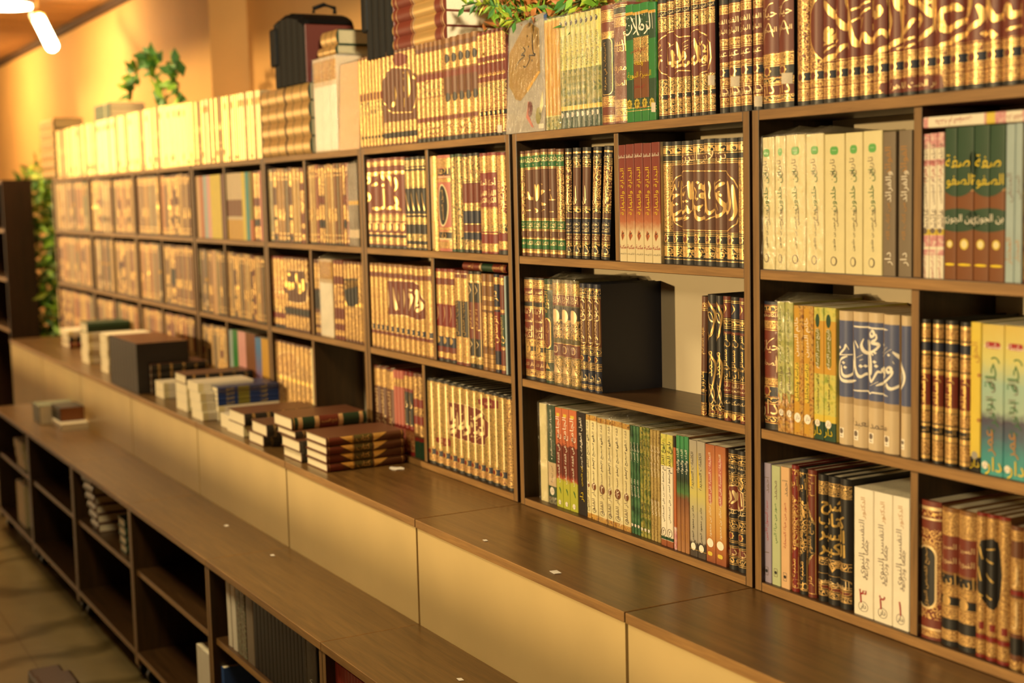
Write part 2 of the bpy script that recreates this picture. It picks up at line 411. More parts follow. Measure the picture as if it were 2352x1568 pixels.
def ring(P, k, c=None):
    cx = sum(p[0] for p in P)/len(P); cz = sum(p[1] for p in P)/len(P)
    n = len(P); Q = []
    for p in P:
        l = math.hypot(p[0]-cx, p[1]-cz); Q.append((cx+(p[0]-cx)*(1-k/l), cz+(p[1]-cz)*(1-k/l)))
    return [[P[i], P[(i+1) % n], Q[(i+1) % n], Q[i]] for i in range(n)]
def rrect(x0, z0, x1, z1, r, n=5):
    o = []
    for cx, cz, a in ((x1-r, z1-r, 0), (x0+r, z1-r, 90), (x0+r, z0+r, 180), (x1-r, z0+r, 270)):
        for i in range(n+1):
            t = math.radians(a+90*i/n); o.append((cx+r*math.cos(t), cz+r*math.sin(t)))
    return o
def star8(cx, cz, r):
    a = [(cx+r*math.cos(math.radians(45+90*i)), cz+r*math.sin(math.radians(45+90*i))) for i in range(4)]
    b = [(cx+r*math.cos(math.radians(90*i)), cz+r*math.sin(math.radians(90*i))) for i in range(4)]
    return [a, b]
def clipx(P, x0, x1):
    for sgn, lim in ((1, x0), (-1, -x1)):
        if not P: return P
        O = []; n = len(P)
        for i in range(n):
            a = P[i]; b = P[(i+1) % n]; da = sgn*a[0]-lim; db = sgn*b[0]-lim
            if da >= 0: O.append(a)
            if (da > 0 > db) or (da < 0 < db):
                t = da/(da-db); O.append((a[0]+(b[0]-a[0])*t, a[1]+(b[1]-a[1])*t))
        P = O
    return P

# ------------------------------------------------------------------ book builder
# style text: "L.95" one gold line, "D.9" a double line, ".8-.9:mr" a band of material mr (heights as fractions of the spine)
def bands(txt, base, h):
    cuts = [(0.0, h, base)]
    def paint(a, b, m):
        nonlocal cuts
        o = []
        for c in cuts:
            if c[1] <= a or c[0] >= b: o.append(c); continue
            if c[0] < a: o.append((c[0], a, c[2]))
            if c[1] > b: o.append((b, c[1], c[2]))
        o.append((a, b, m)); cuts = sorted(o)
    for t in txt.split():
        if t[0] == 'L': v = float(t[1:])*h; paint(v-.0007, v+.0007, 'gd')
        elif t[0] == 'D': v = float(t[1:])*h; paint(v-.0022, v-.001, 'gd'); paint(v+.001, v+.0022, 'gd')
        elif t[0] == 'T': v = float(t[1:])*h; [paint(v+q-.0006, v+q+.0006, 'gd') for q in (-.0035, 0, .0035)]
        else:
            r, m = t.split(':'); a, b = r.split('-'); paint(float(a)*h, float(b)*h, m)
    return cuts
class Geo:
    def __init__(s): s.v = []; s.f = []; s.m = []; s.n = []; s.uv = []
    def add(s, pts, mat, nor, uv):
        k = len(s.v); s.v += pts; s.n += nor; s.uv += uv; s.f.append(tuple(range(k, k+len(pts)))); s.m.append(mat)
def profile(w, flat, sg=.26):
    if flat:
        r = min(.0022, w*.2); xs = [-w/2, -w/2+r*.4, -w/2+r, w/2-r, w/2-r*.4, w/2]; ys = [r, r*.35, 0, 0, r*.35, r]
        sl = [-3, -1, -.05, .05, 1, 3]
    else:
        K = 8; sag = min(.007, sg*w); xs = [-w/2+w*j/K for j in range(K+1)]
        ys = [sag*abs(2*x/w)**2.2 for x in xs]; sl = [sag*2.2*abs(2*x/w)**1.2*2/w*(1 if x > 0 else -1) for x in xs]
    return xs, ys, sl
def spine_geo(w, h, st, art, u0):
    flat = st.get('flat', False)
    xs, ys, sl = profile(w, flat, st.get('sag', .26))
    G = Geo(); nc = len(xs)-1
    nn = [Vector((a, -1, 0)).normalized() for a in sl]
    def put(P, mat, off):
        for j in range(nc):
            a, b = xs[j], xs[j+1]
            lo = min(p[0] for p in P); hi = max(p[0] for p in P)
            if hi <= a or lo >= b: continue
            Q = clipx(P, a, b) if (lo < a or hi > b) else P
            if len(Q) < 3: continue
            pts = []; nor = []; uv = []
            ar = sum(Q[i][0]*Q[(i+1) % len(Q)][1]-Q[(i+1) % len(Q)][0]*Q[i][1] for i in range(len(Q)))
            if abs(ar) < 1e-12: continue
            if ar < 0: Q = Q[::-1]
            for x, z in Q:
                t = (x-a)/(b-a); n = nn[j].lerp(nn[j+1], t).normalized()
                pts.append((x+n.x*off, ys[j]+(ys[j+1]-ys[j])*t+n.y*off, z)); nor.append(n); uv.append((x+u0, z))
            G.add(pts, mat, nor, uv)
    for z0, z1, m in bands(st.get('b', ''), st['base'], h):
        put([(xs[0], z0), (xs[-1], z0), (xs[-1], z1), (xs[0], z1)], m, 0.0)
    k = 0
    for it in st.get('i', ()):
        off = .0002+.00012*k; k += 1
        for P, m in item_polys(it, w, h):
            put(P, m, off)
    for P, m, lay in art:
        off = .0003+.00015*lay
        zs = [p[1] for p in P]
        if min(zs) < .001 or max(zs) > h-.001:
            P = [(z, x) for x, z in clipx([(z, x) for x, z in P], .001, h-.001)]
            if len(P) < 3: continue
        put(P, m, off)
    return G
def item_polys(it, w, h):
    """decoration of one spine; u runs across it (-1..1 edge to edge), v up it (0..1)"""
    k = it[0]
    if k == 't':     # text: string, u, v, size, mat, rot, maximum length, maximum height
        _, s, u, v, size, mat, rot = it[:7]
        ml = it[7] if len(it) > 7 else None
        if rot == 0: ml = min(ml or 9, w*0.86); mh = None
        else: mh = w*0.8
        return [(P, mat) for P in text(s, u*w/2, v*h, size, rot, ml, mh)]
    if k == 'e':     # ellipse u v ru rz(m) mat
        _, u, v, ru, rz, mat = it; return [(ell(u*w/2, v*h, ru*w/2, rz), mat)]
    if k == 'c':     # true circle, radius as a share of half the width
        _, u, v, ru, mat = it; return [(ell(u*w/2, v*h, ru*w/2, ru*w/2), mat)]
    if k == 'o':     # ring
        _, u, v, ru, rz, th, mat = it; return [(P, mat) for P in ring(ell(u*w/2, v*h, ru*w/2, rz), th)]
    if k == 's':     # eight-pointed star medal
        _, u, v, ru, mat = it; return [(P, mat) for P in star8(u*w/2, v*h, ru*w/2)]
    if k == 'r':     # rectangle between u0..u1, v0..v1
        _, u0, v0, u1, v1, mat = it; a, b = u0*w/2, u1*w/2; return [([(a, v0*h), (b, v0*h), (b, v1*h), (a, v1*h)], mat)]
    if k == 'q':     # rounded rectangle
        _, u0, v0, u1, v1, r, mat = it; return [(rrect(u0*w/2, v0*h, u1*w/2, v1*h, min(r, (u1-u0)*w/4.1, (v1-v0)*h/2.1)), mat)]
    if k == 'f':     # outline of a rounded rectangle
        _, u0, v0, u1, v1, r, th, mat = it; P = rrect(u0*w/2, v0*h, u1*w/2, v1*h, min(r, (u1-u0)*w/4.1, (v1-v0)*h/2.1))
        Q = rrect(u0*w/2+th, v0*h+th, u1*w/2-th, v1*h-th, max(.0001, min(r, (u1-u0)*w/4.1, (v1-v0)*h/2.1)-th)); n = len(P)
        return [([P[i], P[(i+1) % n], Q[(i+1) % n], Q[i]], mat) for i in range(n)]
    if k == 'p':     # polygon in (u, v)
        _, pts, mat = it; return [([(u*w/2, v*h) for u, v in pts], mat)]
    if k == 'k':     # pen stroke in (u, v), width in metres
        _, pts, wd, mat = it; return [(P, mat) for P in stroke([(u*w/2, v*h) for u, v in pts], wd)]
    if k == 'w':     # scribbled ornament lines: a row of small curls along v0..v1
        _, v0, v1, n, amp, wd, mat = it; o = []
        pts = [(amp*w/2*math.sin(i*2.1+.5*(i % 3)), (v0+(v1-v0)*i/n)*h) for i in range(n+1)]
        return [(P, mat) for P in stroke(pts, wd)]
    raise ValueError(k)
_CACHE = {}
def geo_mesh(G, name):
    keys = sorted(set(G.m)); ix = {k: i for i, k in enumerate(keys)}
    me = bpy.data.meshes.new(name); me.from_pydata([tuple(p) for p in G.v], [], G.f)
    for k in keys: me.materials.append(M[k])
    me.polygons.foreach_set('material_index', [ix[k] for k in G.m])
    me.polygons.foreach_set('use_smooth', [True]*len(G.f))
    ul = me.uv_layers.new(name='UVMap')
    ul.data.foreach_set('uv', np.array([G.uv[i] for f in G.f for i in f], dtype=np.float32).ravel())
    me.update()
    me.normals_split_custom_set_from_vertices([tuple(n) for n in G.n])
    return me
def cover_mb(w, h, d, st, art=()):
    flat = st.get('flat', False); xs, ys, sl = profile(w, flat, st.get('sag', .26))
    sag = ys[0]; cm = st.get('cov', st['base']); t = .0008 if flat else .0024
    m = MB()
    m.box((-w/2, sag, 0), (-w/2+t, d, h), cm); m.box((w/2-t, sag, 0), (w/2, d, h), cm)
    for z, rev in ((h, False), (0, True)):
        P = [(x, y, z) for x, y in zip(xs, ys)]
        m.poly(P[::-1] if rev else P, cm)
    m.poly([(-w/2+t, sag+.0008, 0), (-w/2+t, sag+.0008, h), (w/2-t, sag+.0008, h), (w/2-t, sag+.0008, 0)], cm)
    return m
def page_mb(w, h, d, st):
    flat = st.get('flat', False); t = .0008 if flat else .0026; xs, ys, sl = profile(w, flat, st.get('sag', .26))
    g = .0004 if flat else .003
    m = MB(); m.box((-w/2+t, ys[0]+.001, g), (w/2-t, d-(.0004 if flat else .004), h-g), st.get('pages', 'pg')); return m
def wrap_mb(w, h, d, seed):
    r = random.Random(seed); m = MB(); e = .0022
    nx, nz = 3, 9
    f = [[(-w/2-e+(w+2*e)*i/nx, -e-r.random()*.0022, -0.0004+(h+.003)*j/nz) for i in range(nx+1)] for j in range(nz+1)]
    for j in range(nz):
        for i in range(nx): m.poly([f[j][i], f[j][i+1], f[j+1][i+1], f[j+1][i]], 'film')
    for s in (0, nx):
        for j in range(nz):
            a, b = f[j][s], f[j+1][s]; P = [a, b, (b[0], d+e, b[2]), (a[0], d+e, a[2])]
            m.poly(P if s == 0 else P[::-1], 'film')
    T = [f[nz][i] for i in range(nx+1)]
    for i in range(nx):
        a, b = T[i], T[i+1]; pk = .004+.012*r.random()
        mid = ((a[0]+b[0])/2, a[1]+.02+.02*r.random(), a[2]+pk)
        m.poly([a, b, mid], 'film'); m.poly([a, mid, (a[0], d, a[2]), ], 'film'); m.poly([b, (b[0], d, b[2]), mid], 'film'); m.poly([mid, (b[0], d, b[2]), (a[0], d, a[2])], 'film')
    return m
STUFF = MB(); STUFF.n = []; STUFF.uv = []
def stuff_add(G, mtx):
    k = len(STUFF.v)
    R3 = mtx.to_3x3()
    STUFF.v += [tuple(mtx @ Vector(p)) for p in G.v]; STUFF.n += [tuple(R3 @ Vector(n)) for n in G.n]; STUFF.uv += G.uv
    STUFF.f += [tuple(i+k for i in f) for f in G.f]; STUFF.m += G.m
def mb_geo(m):
    G = Geo()
    for f, k in zip(m.f, m.m):
        P = [Vector(m.v[i]) for i in f]
        n = (P[1]-P[0]).cross(P[2]-P[1])
        n = n.normalized() if n.length > 1e-12 else Vector((0, 0, 1))
        G.add([tuple(p) for p in P], k, [n]*len(P), [(p[0], p[2]) for p in P])
    return G
N_BOOK = 0
def book(w, h, d, st, mtx, label, group, cat='book', art=(), u0=0.0, stuff=False, name='book', wrap=False, pagesout=False):
    """one book standing at the origin of mtx: Empty > cover, spine, page_block (and shrink_wrap)"""
    global N_BOOK
    N_BOOK += 1
    key = (st['key'], round(w*1000), round(h*1000), round(d*500))
    if stuff:
        ck = ('S',)+key
        if ck not in _CACHE or art:
            _CACHE[ck] = (spine_geo(w, h, st, art, u0), mb_geo(cover_mb(w, h, d, st)), mb_geo(page_mb(w, h, d, st)))
        for G in _CACHE[ck]: stuff_add(G, mtx)
        return None
    r = empty(name); r.matrix_world = mtx; tag(r, label, cat, group)
    if key not in _CACHE:
        c = cover_mb(w, h, d, st).build('cover', r); p = page_mb(w, h, d, st).build('page_block', r)
        _CACHE[key] = (c.data, p.data)
    else:
        link('cover', _CACHE[key][0], r); link('page_block', _CACHE[key][1], r)
    sk = ('P',)+key
    if art or sk not in _CACHE:
        me = geo_mesh(spine_geo(w, h, st, art, u0), 'spine')
        if not art: _CACHE[sk] = me
    else:
        me = _CACHE[sk]
    link('spine', me, r)
    if wrap:
        wrap_mb(w, h, d, N_BOOK).build('shrink_wrap', r)
    return r
ORD = ['first', 'second', 'third', 'fourth', 'fifth', 'sixth', 'seventh', 'eighth', 'ninth', 'tenth', 'eleventh', 'twelfth', 'thirteenth', 'fourteenth', 'fifteenth', 'sixteenth', 'seventeenth', 'eighteenth', 'nineteenth', 'twentieth']
NUM = ['zero', 'one', 'two', 'three', 'four', 'five', 'six', 'seven', 'eight', 'nine', 'ten', 'eleven', 'twelve', 'thirteen', 'fourteen', 'fifteen', 'sixteen', 'seventeen', 'eighteen', 'nineteen', 'twenty']
def ord_label(i, n, desc):
    if n == 1: return desc
    if n == 2: return ('left' if i == 0 else 'right')+' one of two '+desc
    if n == 3: return ('left', 'middle', 'right')[i]+' one of three '+desc
    if i == n-1: return 'last on the right of %s %s' % (NUM[n], desc)
    return '%s from left of %s %s' % (ORD[i], NUM[n], desc)
SETS = []
def S(row, px, top, style, desc, dep=.172, ys=.008, lean=0, wrap=False, art=None, nums=None, group=None, hh=None, stickers=None):
    """a run of volumes: px = column edges in the photograph measured at mid spine, top = row of the first volume's head"""
    SETS.append(dict(row=row, px=px, top=top, st=style, desc=desc, dep=dep, ys=ys, lean=lean, wrap=wrap, art=art, nums=nums, group=group, hh=hh, stickers=stickers or {}))
def even(a, b, n, gap=0):
    w = (b-a)/n
    return [(a+w*i, a+w*(i+1)-gap) for i in range(n)]
def edges(*e):
    return list(zip(e[:-1], e[1:]))
def pens(o, s, txt, w, mat, ys=.0095, nib=50, thin=.45, lay=2):
    """pen strokes measured on a photograph crop with origin o and scale s, carried onto the spine plane"""
    out = []
    def W(p):
        q = hit(o[0]+p[0]/s, o[1]+p[1]/s, 1, ys); return (q.x, q.z)
    k = (Vector(hit(o[0]+100/s, o[1], 1, ys))-Vector(hit(o[0], o[1], 1, ys))).length/100
    for ln in txt.split(';'):
        ln = ln.strip()
        if not ln: continue
        ww = w
        if ln[0] == '*':           # *x,y,r diamond dot
            for d in ln[1:].split():
                x, y, r = map(float, d.split(','))
                out.append(([W((x-r, y-r*.15)), W((x+r*.1, y+r)), W((x+r, y+r*.1)), W((x-r*.1, y-r))], mat, lay)); 
            continue
        if ln[0] == '~': ww = w*.5; ln = ln[1:]
        pts = [W(tuple(map(float, p.split(',')))) for p in ln.split()]
        vk = 1.0
        out += [(P, mat, lay) for P in stroke(pts, ww*k*1.15, nib, thin)]
    return out
def panel(o, s, pts, mat, ys=.0095, lay=0, outline=None):
    P = []
    for p in pts:
        q = hit(o[0]+p[0]/s, o[1]+p[1]/s, 1, ys); P.append((q.x, q.z))
    out = [(P, mat, lay)]
    if outline:
        out += [(Q, outline, lay+1) for Q in ring(P, .0022)]
    return out
# ------------------------------------------------------------------ spine designs
ST = {}
def Y(key, base, b='', i=(), flat=False, cov=None, pages='pg'):
    ST[key] = dict(key=key, base=base, b=b, i=list(i), flat=flat, cov=cov or base, pages=pages)
V = 90
# --- top of the bookcases
Y('dualgold', 'mr', '0-.045:bk D.05 .06-.13:gmr D.135 .14-.19:gmr L.2 .205-.27:nv L.275 .28-.33:gmr D.335 .34-1:mr', [], cov='bk')
Y('dualend', 'mr', '0-.045:bk D.05 .06-.13:gmr D.135 .14-.19:gmr L.2 .205-.27:nv L.275 .28-1:fmr', [], cov='bk')
Y('hayat', 'mr', '0-.05:bk D.06 .07-.11:hbk D.115 .12-.2:mr D.205 .215-.26:hbk D.265 .27-.36:bk D.365 .375-.46:gtn D.465 .47-.94:mr D.945 .95-.99:gbk',
  [('t', 'حياة', 0, .80, .05, 'gp', 0), ('t', 'الصحابة', 0, .66, .05, 'gp', 0), ('s', -.15, .315, .5, 'gd'), ('c', -.15, .315, .3, 'mr'), ('t', 'دار', -.1, .16, .03, 'gd', 0), ('k', [(-.6, .74), (0, .86), (.6, .885)], .002, 'gp'), ('k', [(-.6, .58), (.1, .72), (.6, .6)], .002, 'gp')], cov='bk')
Y('redblk', 'mr', '0-.05:bk D.06 .07-.12:gmr D.13 .13-.215:mr T.22 .23-.28:gmr D.29 .295-.375:nv T.38 .39-.41:gmr D.42 .42-.53:mr T.54 .55-.6:gmr L.605 .61-.81:mr L.815 .82-.87:gmr T.88 .89-1:bk',
  [('s', -.1, .335, .75, 'gd'), ('c', -.1, .335, .45, 'mr'), ('t', 'عبد', 0, .475, .03, 'gp', 0), ('t', 'دار', .1, .18, .025, 'gp', 0), ('t', 'القاهرة', .1, .15, .03, 'gp', 0), ('t', 'الفتح', 0, .74, .05, 'gp', 0), ('t', 'الباري', 0, .66, .05, 'gp', 0)], cov='bk')
Y('bidaya', 'mr', '0-.03:bk D.04 .05-.1:gbk L.105 .11-.155:gbk D.16 .165-.2:bk L.205 .21-.33:gbk .33-.72:mr .72-.83:gbk L.84 .85-.885:bk L.89 .9-.945:gbk L.95 .96-1:bk',
  [('c', -.2, .182, .55, 'gd'), ('c', -.2, .182, .35, 'mr'), ('t', 'ابن كثير', 0, .868, .03, 'gp', 0)], cov='bk')
Y('rawd', 'pgrn', '0-.09:pgrn L.095 L.12 .125-.36:pdgn .36-.7:pgrn .7-.91:pdgn .91-.935:pgold2 .935-1:pgrn', [], flat=True)
Y('rawdmid', 'pgrn', '0-.09:pgrn L.095 L.12 .125-.2:pdgn .2-.5:pbrn .5-.72:gol .72-.91:pdgn .91-.935:pgold2 .935-1:pgrn', [], flat=True)
Y('asad1', 'mr', '.02-.06:gmr D.07 .08-.15:mr D.16 .17-.24:gmr .24-.72:bk .72-.78:gmr .78-.86:mr D.87 .88-.94:gmr D.95', [('f', -.85, .25, .85, .73, .012, .0016, 'gd'), ('t', 'الاستيعاب في معرفة', 0, .49, .03, 'gd', V, .1)])
Y('asad2', 'mr', '.02-.05:gmr D.06 .07-.12:gbk D.13 .14-.2:gmr .2-.8:mr .8-.88:gmr D.9 .91-.96:bk D.97', [('t', 'أسد', 0, .7, .035, 'gd', 0), ('t', 'الغابة', 0, .62, .035, 'gd', 0), ('t', 'معرفة', 0, .46, .04, 'gd', 0), ('t', 'الصحابة', 0, .33, .04, 'gd', 0)])
Y('greenw', 'bylg', '0-.16:pdgn .16-.2:pylw .2-.52:bgrn .52-1:bylg', [('t', 'البداية والنهاية', 0, .68, .022, 'ink', V, .07), ('e', -.1, .93, .55, .006, 'ink'), ('t', '٢', -.1, .93, .014, 'inkw', 0), ('c', -.1, .12, .6, 'inkw')], flat=False)
Y('creamw', 'bylg', '0-.12:bgrn .12-1:bylg .13-.98:pgold2', [], flat=False)
# --- bookcase with the large dark book, upper shelf
Y('fath', 'bn', '.03-.05:gd L.06 .07-.16:gn2 L.165 D.175 .18-.245:bn D.25 .26-.335:gn2 L.34 D.35 .84-.95:gn2 D.83 D.96', [('t', 'الكمال', 0, .12, .02, 'gp', 0), ('t', 'ابن الهمام', 0, .31, .02, 'gp', 0), ('t', 'الحنفي', 0, .28, .02, 'gp', 0), ('t', 'فتح', .2, .9, .02, 'gp', 0), ('k', [(0, .19), (-.05, .21), (.1, .235)], .002, 'gp')])
Y('fathend', 'bn', ST['fath']['b']+' .36-.82:fbn', ST['fath']['i'])
Y('mughni', 'bk', 'L.03 L.045 .1-.14:hbk D.145 .155-.215:bn L.22 .225-.36:nv L.365 .37-.41:bn .415-.455:hbk D.46 .47-.83:bn D.835 .84-.88:hbk D.885 .95-.965:gd',
  [('t', 'دار', 0, .075, .03, 'gp', 0), ('t', 'الكتب', 0, .185, .02, 'gp', 0), ('t', 'تحقيق', 0, .31, .02, 'gp', 0), ('t', 'ابن قدامة', 0, .28, .02, 'gp', 0), ('t', 'المقدسي', 0, .25, .02, 'gp', 0), ('t', '١', -.1, .39, .02, 'gp', 0), ('t', 'المغني', 0, .91, .025, 'gp', 0), ('k', [(-.1, .56), (.3, .5), (.25, .66)], .003, 'gp'), ('k', [(-.4, .52), (0, .49), (.5, .54)], .0025, 'gp')])
Y('mughniend', 'bk', ST['mughni']['b'].replace('.47-.83:bn', '.47-.83:hbn'), ST['mughni']['i'])
Y('red5', 'jred', '', [('t', 'البداية والنهاية', .1, .60, .045, 'inky', V, .098), ('p', [(-.15, .27), (.45, .225), (-.15, .18), (-.5, .225)], 'porg'), ('t', '٢', 0, .225, .02, 'ink', 0), ('t', 'الحافظ', 0, .9, .016, 'inkw', 0), ('t', 'مكتبة', 0, .125, .012, 'inkr', 0), ('t', 'دار ابن رجب', 0, .07, .02, 'ink', 0)], flat=True)
Y('kamil', 'bk', 'L.04 .06-.1:hbk L.102 .105-.15:hbk T.16 .175-.245:bk T.25 .265-.82:bn T.825 .845-.89:bk D.895 .9-.945:hbk D.955', [('w', .062, .098, 14, .7, .0012, 'gd'), ('w', .107, .148, 14, .7, .0012, 'gd'), ('w', .903, .943, 14, .7, .0012, 'gd')])
Y('kamilend', 'bk', ST['kamil']['b'].replace('.265-.82:bn', '.265-.82:gbn'), ST['kamil']['i']+[('f', -.7, .275, .8, .81, .001, .0014, 'gd')])
Y('kamilmid', 'bk', ST['kamil']['b'].replace('.845-.89:bk', '.845-.89:bn'), ST['kamil']['i'])
# middle shelf
Y('brown2', 'bn', '0-.03:bk L.035 .04-.08:fbn D.09 .1-.2:mr D.21 .22-.26:fbn D.27 .28-.33:bk D.34 .35-.39:fbn D.4 .405-.70:mr D.71 .72-.76:bk .77-.81:fbn D.82 .83-.9:mr D.91 .92-.96:fbn D.97 .98-1:bk',
  [('f', -.85, .04, .85, .965, .001, .001, 'gd'), ('t', 'سيرة', 0, .865, .02, 'gp', 0), ('t', 'الإمام', 0, .66, .03, 'gp', 0), ('t', 'المختصر', 0, .58, .03, 'gp', 0), ('t', 'النبوية', 0, .5, .03, 'gp', 0), ('t', 'الكريم', 0, .43, .03, 'gp', 0), ('c', 0, .305, .45, 'gd'), ('t', '٢', 0, .305, .02, 'ink', 0), ('t', 'دار الكتب', 0, .15, .02, 'gp', 0)])
Y('green1', 'gn', 'L.03 .04-.1:fgn L.11 .12-.2:gn D.21 T.24 T.27 T.3 .65-.9:gn D.91 D.94', [('q', -.7, .33, .75, .63, .02, 'gd'), ('q', -.55, .342, .6, .618, .018, 'mr'), ('t', 'صحيح السيرة', 0, .48, .03, 'gd', V, .06), ('t', 'النبوية', 0, .78, .03, 'gd', V, .05), ('p', [(-.5, .14), (0, .2), (.5, .14)], 'gd')])
Y('wrap3', 'ol', '.02-.09:gol L.1 .1-.27:fol L.28 .28-.4:mr L.4 .45-.62:fbk L.62 .63-.75:bk .76-.86:mr D.87 .88-.97:gol', [('t', 'تاريخ', 0, .83, .03, 'gp', 0), ('t', 'الإسلام', 0, .79, .03, 'gp', 0), ('e', 0, .66, .7, .016, 'gp'), ('t', 'عصر', 0, .54, .03, 'gp', 0), ('t', 'الرسول', 0, .5, .03, 'gp', 0), ('p', [(-.7, .12), (0, .2), (.7, .12)], 'gp'), ('f', -.5, .31, .4, .38, .006, .0015, 'gp')])
Y('dark3', 'nv', '.02-.04:fnv D.05 .06-.2:nv D.21 .22-.25:fnv D.26 .27-.34:nv D.35 .36-.4:fnv D.41 .42-.87:bn D.88 .9-.96:fnv', [('f', -.8, .42, .85, .88, .01, .0012, 'gd'), ('t', 'الرحيق', 0, .78, .035, 'gp', V, .06), ('t', 'المختوم', 0, .57, .035, 'gp', V, .06), ('s', -.1, .305, .55, 'gd'), ('c', -.1, .305, .3, 'mr'), ('t', 'دار', 0, .13, .03, 'gp', 0), ('t', 'الحديث', 0, .1, .03, 'gp', 0)], cov='nv')
Y('lean1', 'bn', '.0-.03:fmr D.04 .05-.09:gbk L.1 .11-.17:bk .18-.2:bk L.21 .22-.36:bk L.365 .9-.95:fmr D.89', [('f', -.8, .1, .8, .2, .001, .001, 'gd'), ('t', 'عبد السلام', 0, .63, .03, 'gd', V, .11), ('t', 'هارون', 0, .29, .025, 'gd', V, .05)], cov='bk')
Y('arab2', 'bk', 'D.02 .04-.06:mr .06-.11:hbk .9-.93:bn', [('k', [(-.8, .15), (.2, .22), (.8, .42), (.2, .5), (-.8, .54)], .004, 'gd'), ('k', [(-.8, .62), (.3, .7), (.8, .85), (-.4, .95)], .004, 'gd'), ('k', [(.8, .12), (-.2, .25), (-.8, .33)], .003, 'gp'), ('k', [(-.8, .9), (0, .8), (.8, .78)], .003, 'gp'), ('t', 'محمد', 0, .44, .03, 'gd', V, .05), ('o', 0, .19, .7, .02, .0018, 'gd'), ('o', 0, .76, .7, .025, .0018, 'gd'), ('t', 'دار', 0, .05, .02, 'gd', 0)], cov='bk')
Y('sharh3r', 'bk', '0-.02:mr .02-.06:hmr D.07 .08-.2:bk T.21 .22-.32:mr T.33 .34-.7:bk .7-.72:mr T.76 .77-.81:hbk T.82 .83-.95:mr D.96 .97-1:mr',
  [('t', 'شرح مسائل', .1, .56, .04, 'gd', V, .075), ('t', 'الجاهلية', 0, .42, .025, 'gd', 0), ('t', 'ابن', 0, .37, .02, 'gd', 0), ('k', [(-.3, .86), (.3, .9), (-.1, .94)], .0025, 'gd'), ('t', 'تأليف', 0, .29, .02, 'gp', 0), ('t', 'محمد', 0, .25, .02, 'gp', 0), ('t', 'مكتبة', 0, .15, .02, 'gp', 0), ('c', 0, .04, .5, 'gd')])
Y('sharh3n', 'bk', ST['sharh3r']['b'].replace('.83-.95:mr', '.83-.95:nv').replace('.97-1:mr', '.97-1:bk').replace('0-.02:mr', '0-.02:bk').replace('.22-.32:mr', '.22-.32:bn'), ST['sharh3r']['i'])
# lower shelf
Y('foreedge', 'pcrm', '', [], flat=True, pages='pg')
Y('iqtida', 'pdgn', '0-.07:bmrb .07-.18:pdgn .18-.42:psand .42-1:pdgn', [('t', 'اقتضاء الصراط المستقيم', 0, .72, .03, 'inkw', V, .11), ('t', 'ابن تيمية', 0, .3, .02, 'inkn', V, .04), ('c', 0, .13, .6, 'inkw')], flat=True)
Y('jami', 'jlime', '', [('r', -.5, .915, .4, .945, 'pylw'), ('t', 'الجامع', 0, .8, .035, 'inkw', V, .055), ('t', 'الفريد', 0, .67, .035, 'ink', V, .03), ('t', 'في الفقه المصفى', .05, .44, .035, 'inkw', V, .09), ('k', [(.4, .17), (0, .2), (.5, .14)], .0022, 'inkg'), ('c', .1, .05, .4, 'inkw')], flat=True)
Y('navy1', 'pcov', '', [('t', 'القول المفيد', -.1, .80, .03, 'inkw', V, .07), ('t', 'على كتاب التوحيد', .05, .6, .025, 'inkw', V, .07), ('t', 'ابن عثيمين', 0, .38, .02, 'inky', V, .045), ('t', 'دار', 0, .18, .02, 'inky', V, .03)], flat=True)
Y('cream6', 'pcrm', '0-.05:bbrn .95-1:bbrn', [('t', 'فقه الدعوة', 0, .83, .03, 'inkn', V, .05), ('t', 'في صحيح الإمام', 0, .65, .03, 'ink', V, .075), ('t', 'سعيد القحطاني', 0, .45, .018, 'inkn', V, .055), ('c', 0, .32, .6, 'pbrn'), ('t', '٢', 0, .32, .025, 'inkw', 0), ('t', 'دار القلم', 0, .19, .02, 'inkn', V, .05), ('o', 0, .09, .5, .0055, .0009, 'ink')], flat=True)
Y('green3', 'bgrn2', '', [('t', 'صحيح السيرة', 0, .76, .03, 'inkw', V, .085), ('t', 'خالد المصري', 0, .43, .02, 'inkw', V, .06), ('c', 0, .08, .7, 'inkw')], flat=True)
Y('patt3', 'bgrn', '', [('t', 'العقيدة الواسطية', 0, .75, .025, 'ink', V, .1), ('t', 'السلف', 0, .25, .02, 'ink', V, .03), ('c', 0, .07, .7, 'inkw')], flat=True)
Y('beige3', 'bbei', '', [('t', 'شرح رياض الصالحين', 0, .72, .025, 'inkw', V, .11), ('t', 'للعثيمين', 0, .3, .02, 'inkw', V, .05)], flat=True)
Y('bulugh', 'pwh', '0-.055:jorg .058-.085:pdgn .72-1:bylg', [('t', 'بلوغ المرام', .1, .80, .045, 'ink', V, .075), ('t', 'الحافظ أحمد بن علي العسقلاني', 0, .44, .02, 'ink', V, .105), ('o', 0, .125, .75, .009, .0012, 'inkn'), ('t', '٢', 0, .125, .014, 'inkn', 0)], flat=True)
Y('strip', 'porg', '0-.2:bpnk .9-1:pdrk', [], flat=True)
Y('drip3', 'jdrip', '', [('t', 'الداء والدواء', 0, .78, .02, 'inkw', V, .05), ('t', 'ابن القيم', 0, .17, .02, 'inko', V, .04)], flat=True)
Y('kalimat', 'jgry', '', [('p', [(-.9, .95), (-.3, .6), (-.9, .6)], 'pylw'), ('t', 'الكلمات السديدة', -.1, .74, .04, 'ink', V, .075), ('t', 'خالد بن محمود الجهني', 0, .28, .02, 'ink', V, .075), ('e', 0, .085, .7, .009, 'ink'), ('e', 0, .085, .6, .008, 'inkw'), ('r', -1, .058, 1, .062, 'gy')], flat=True)
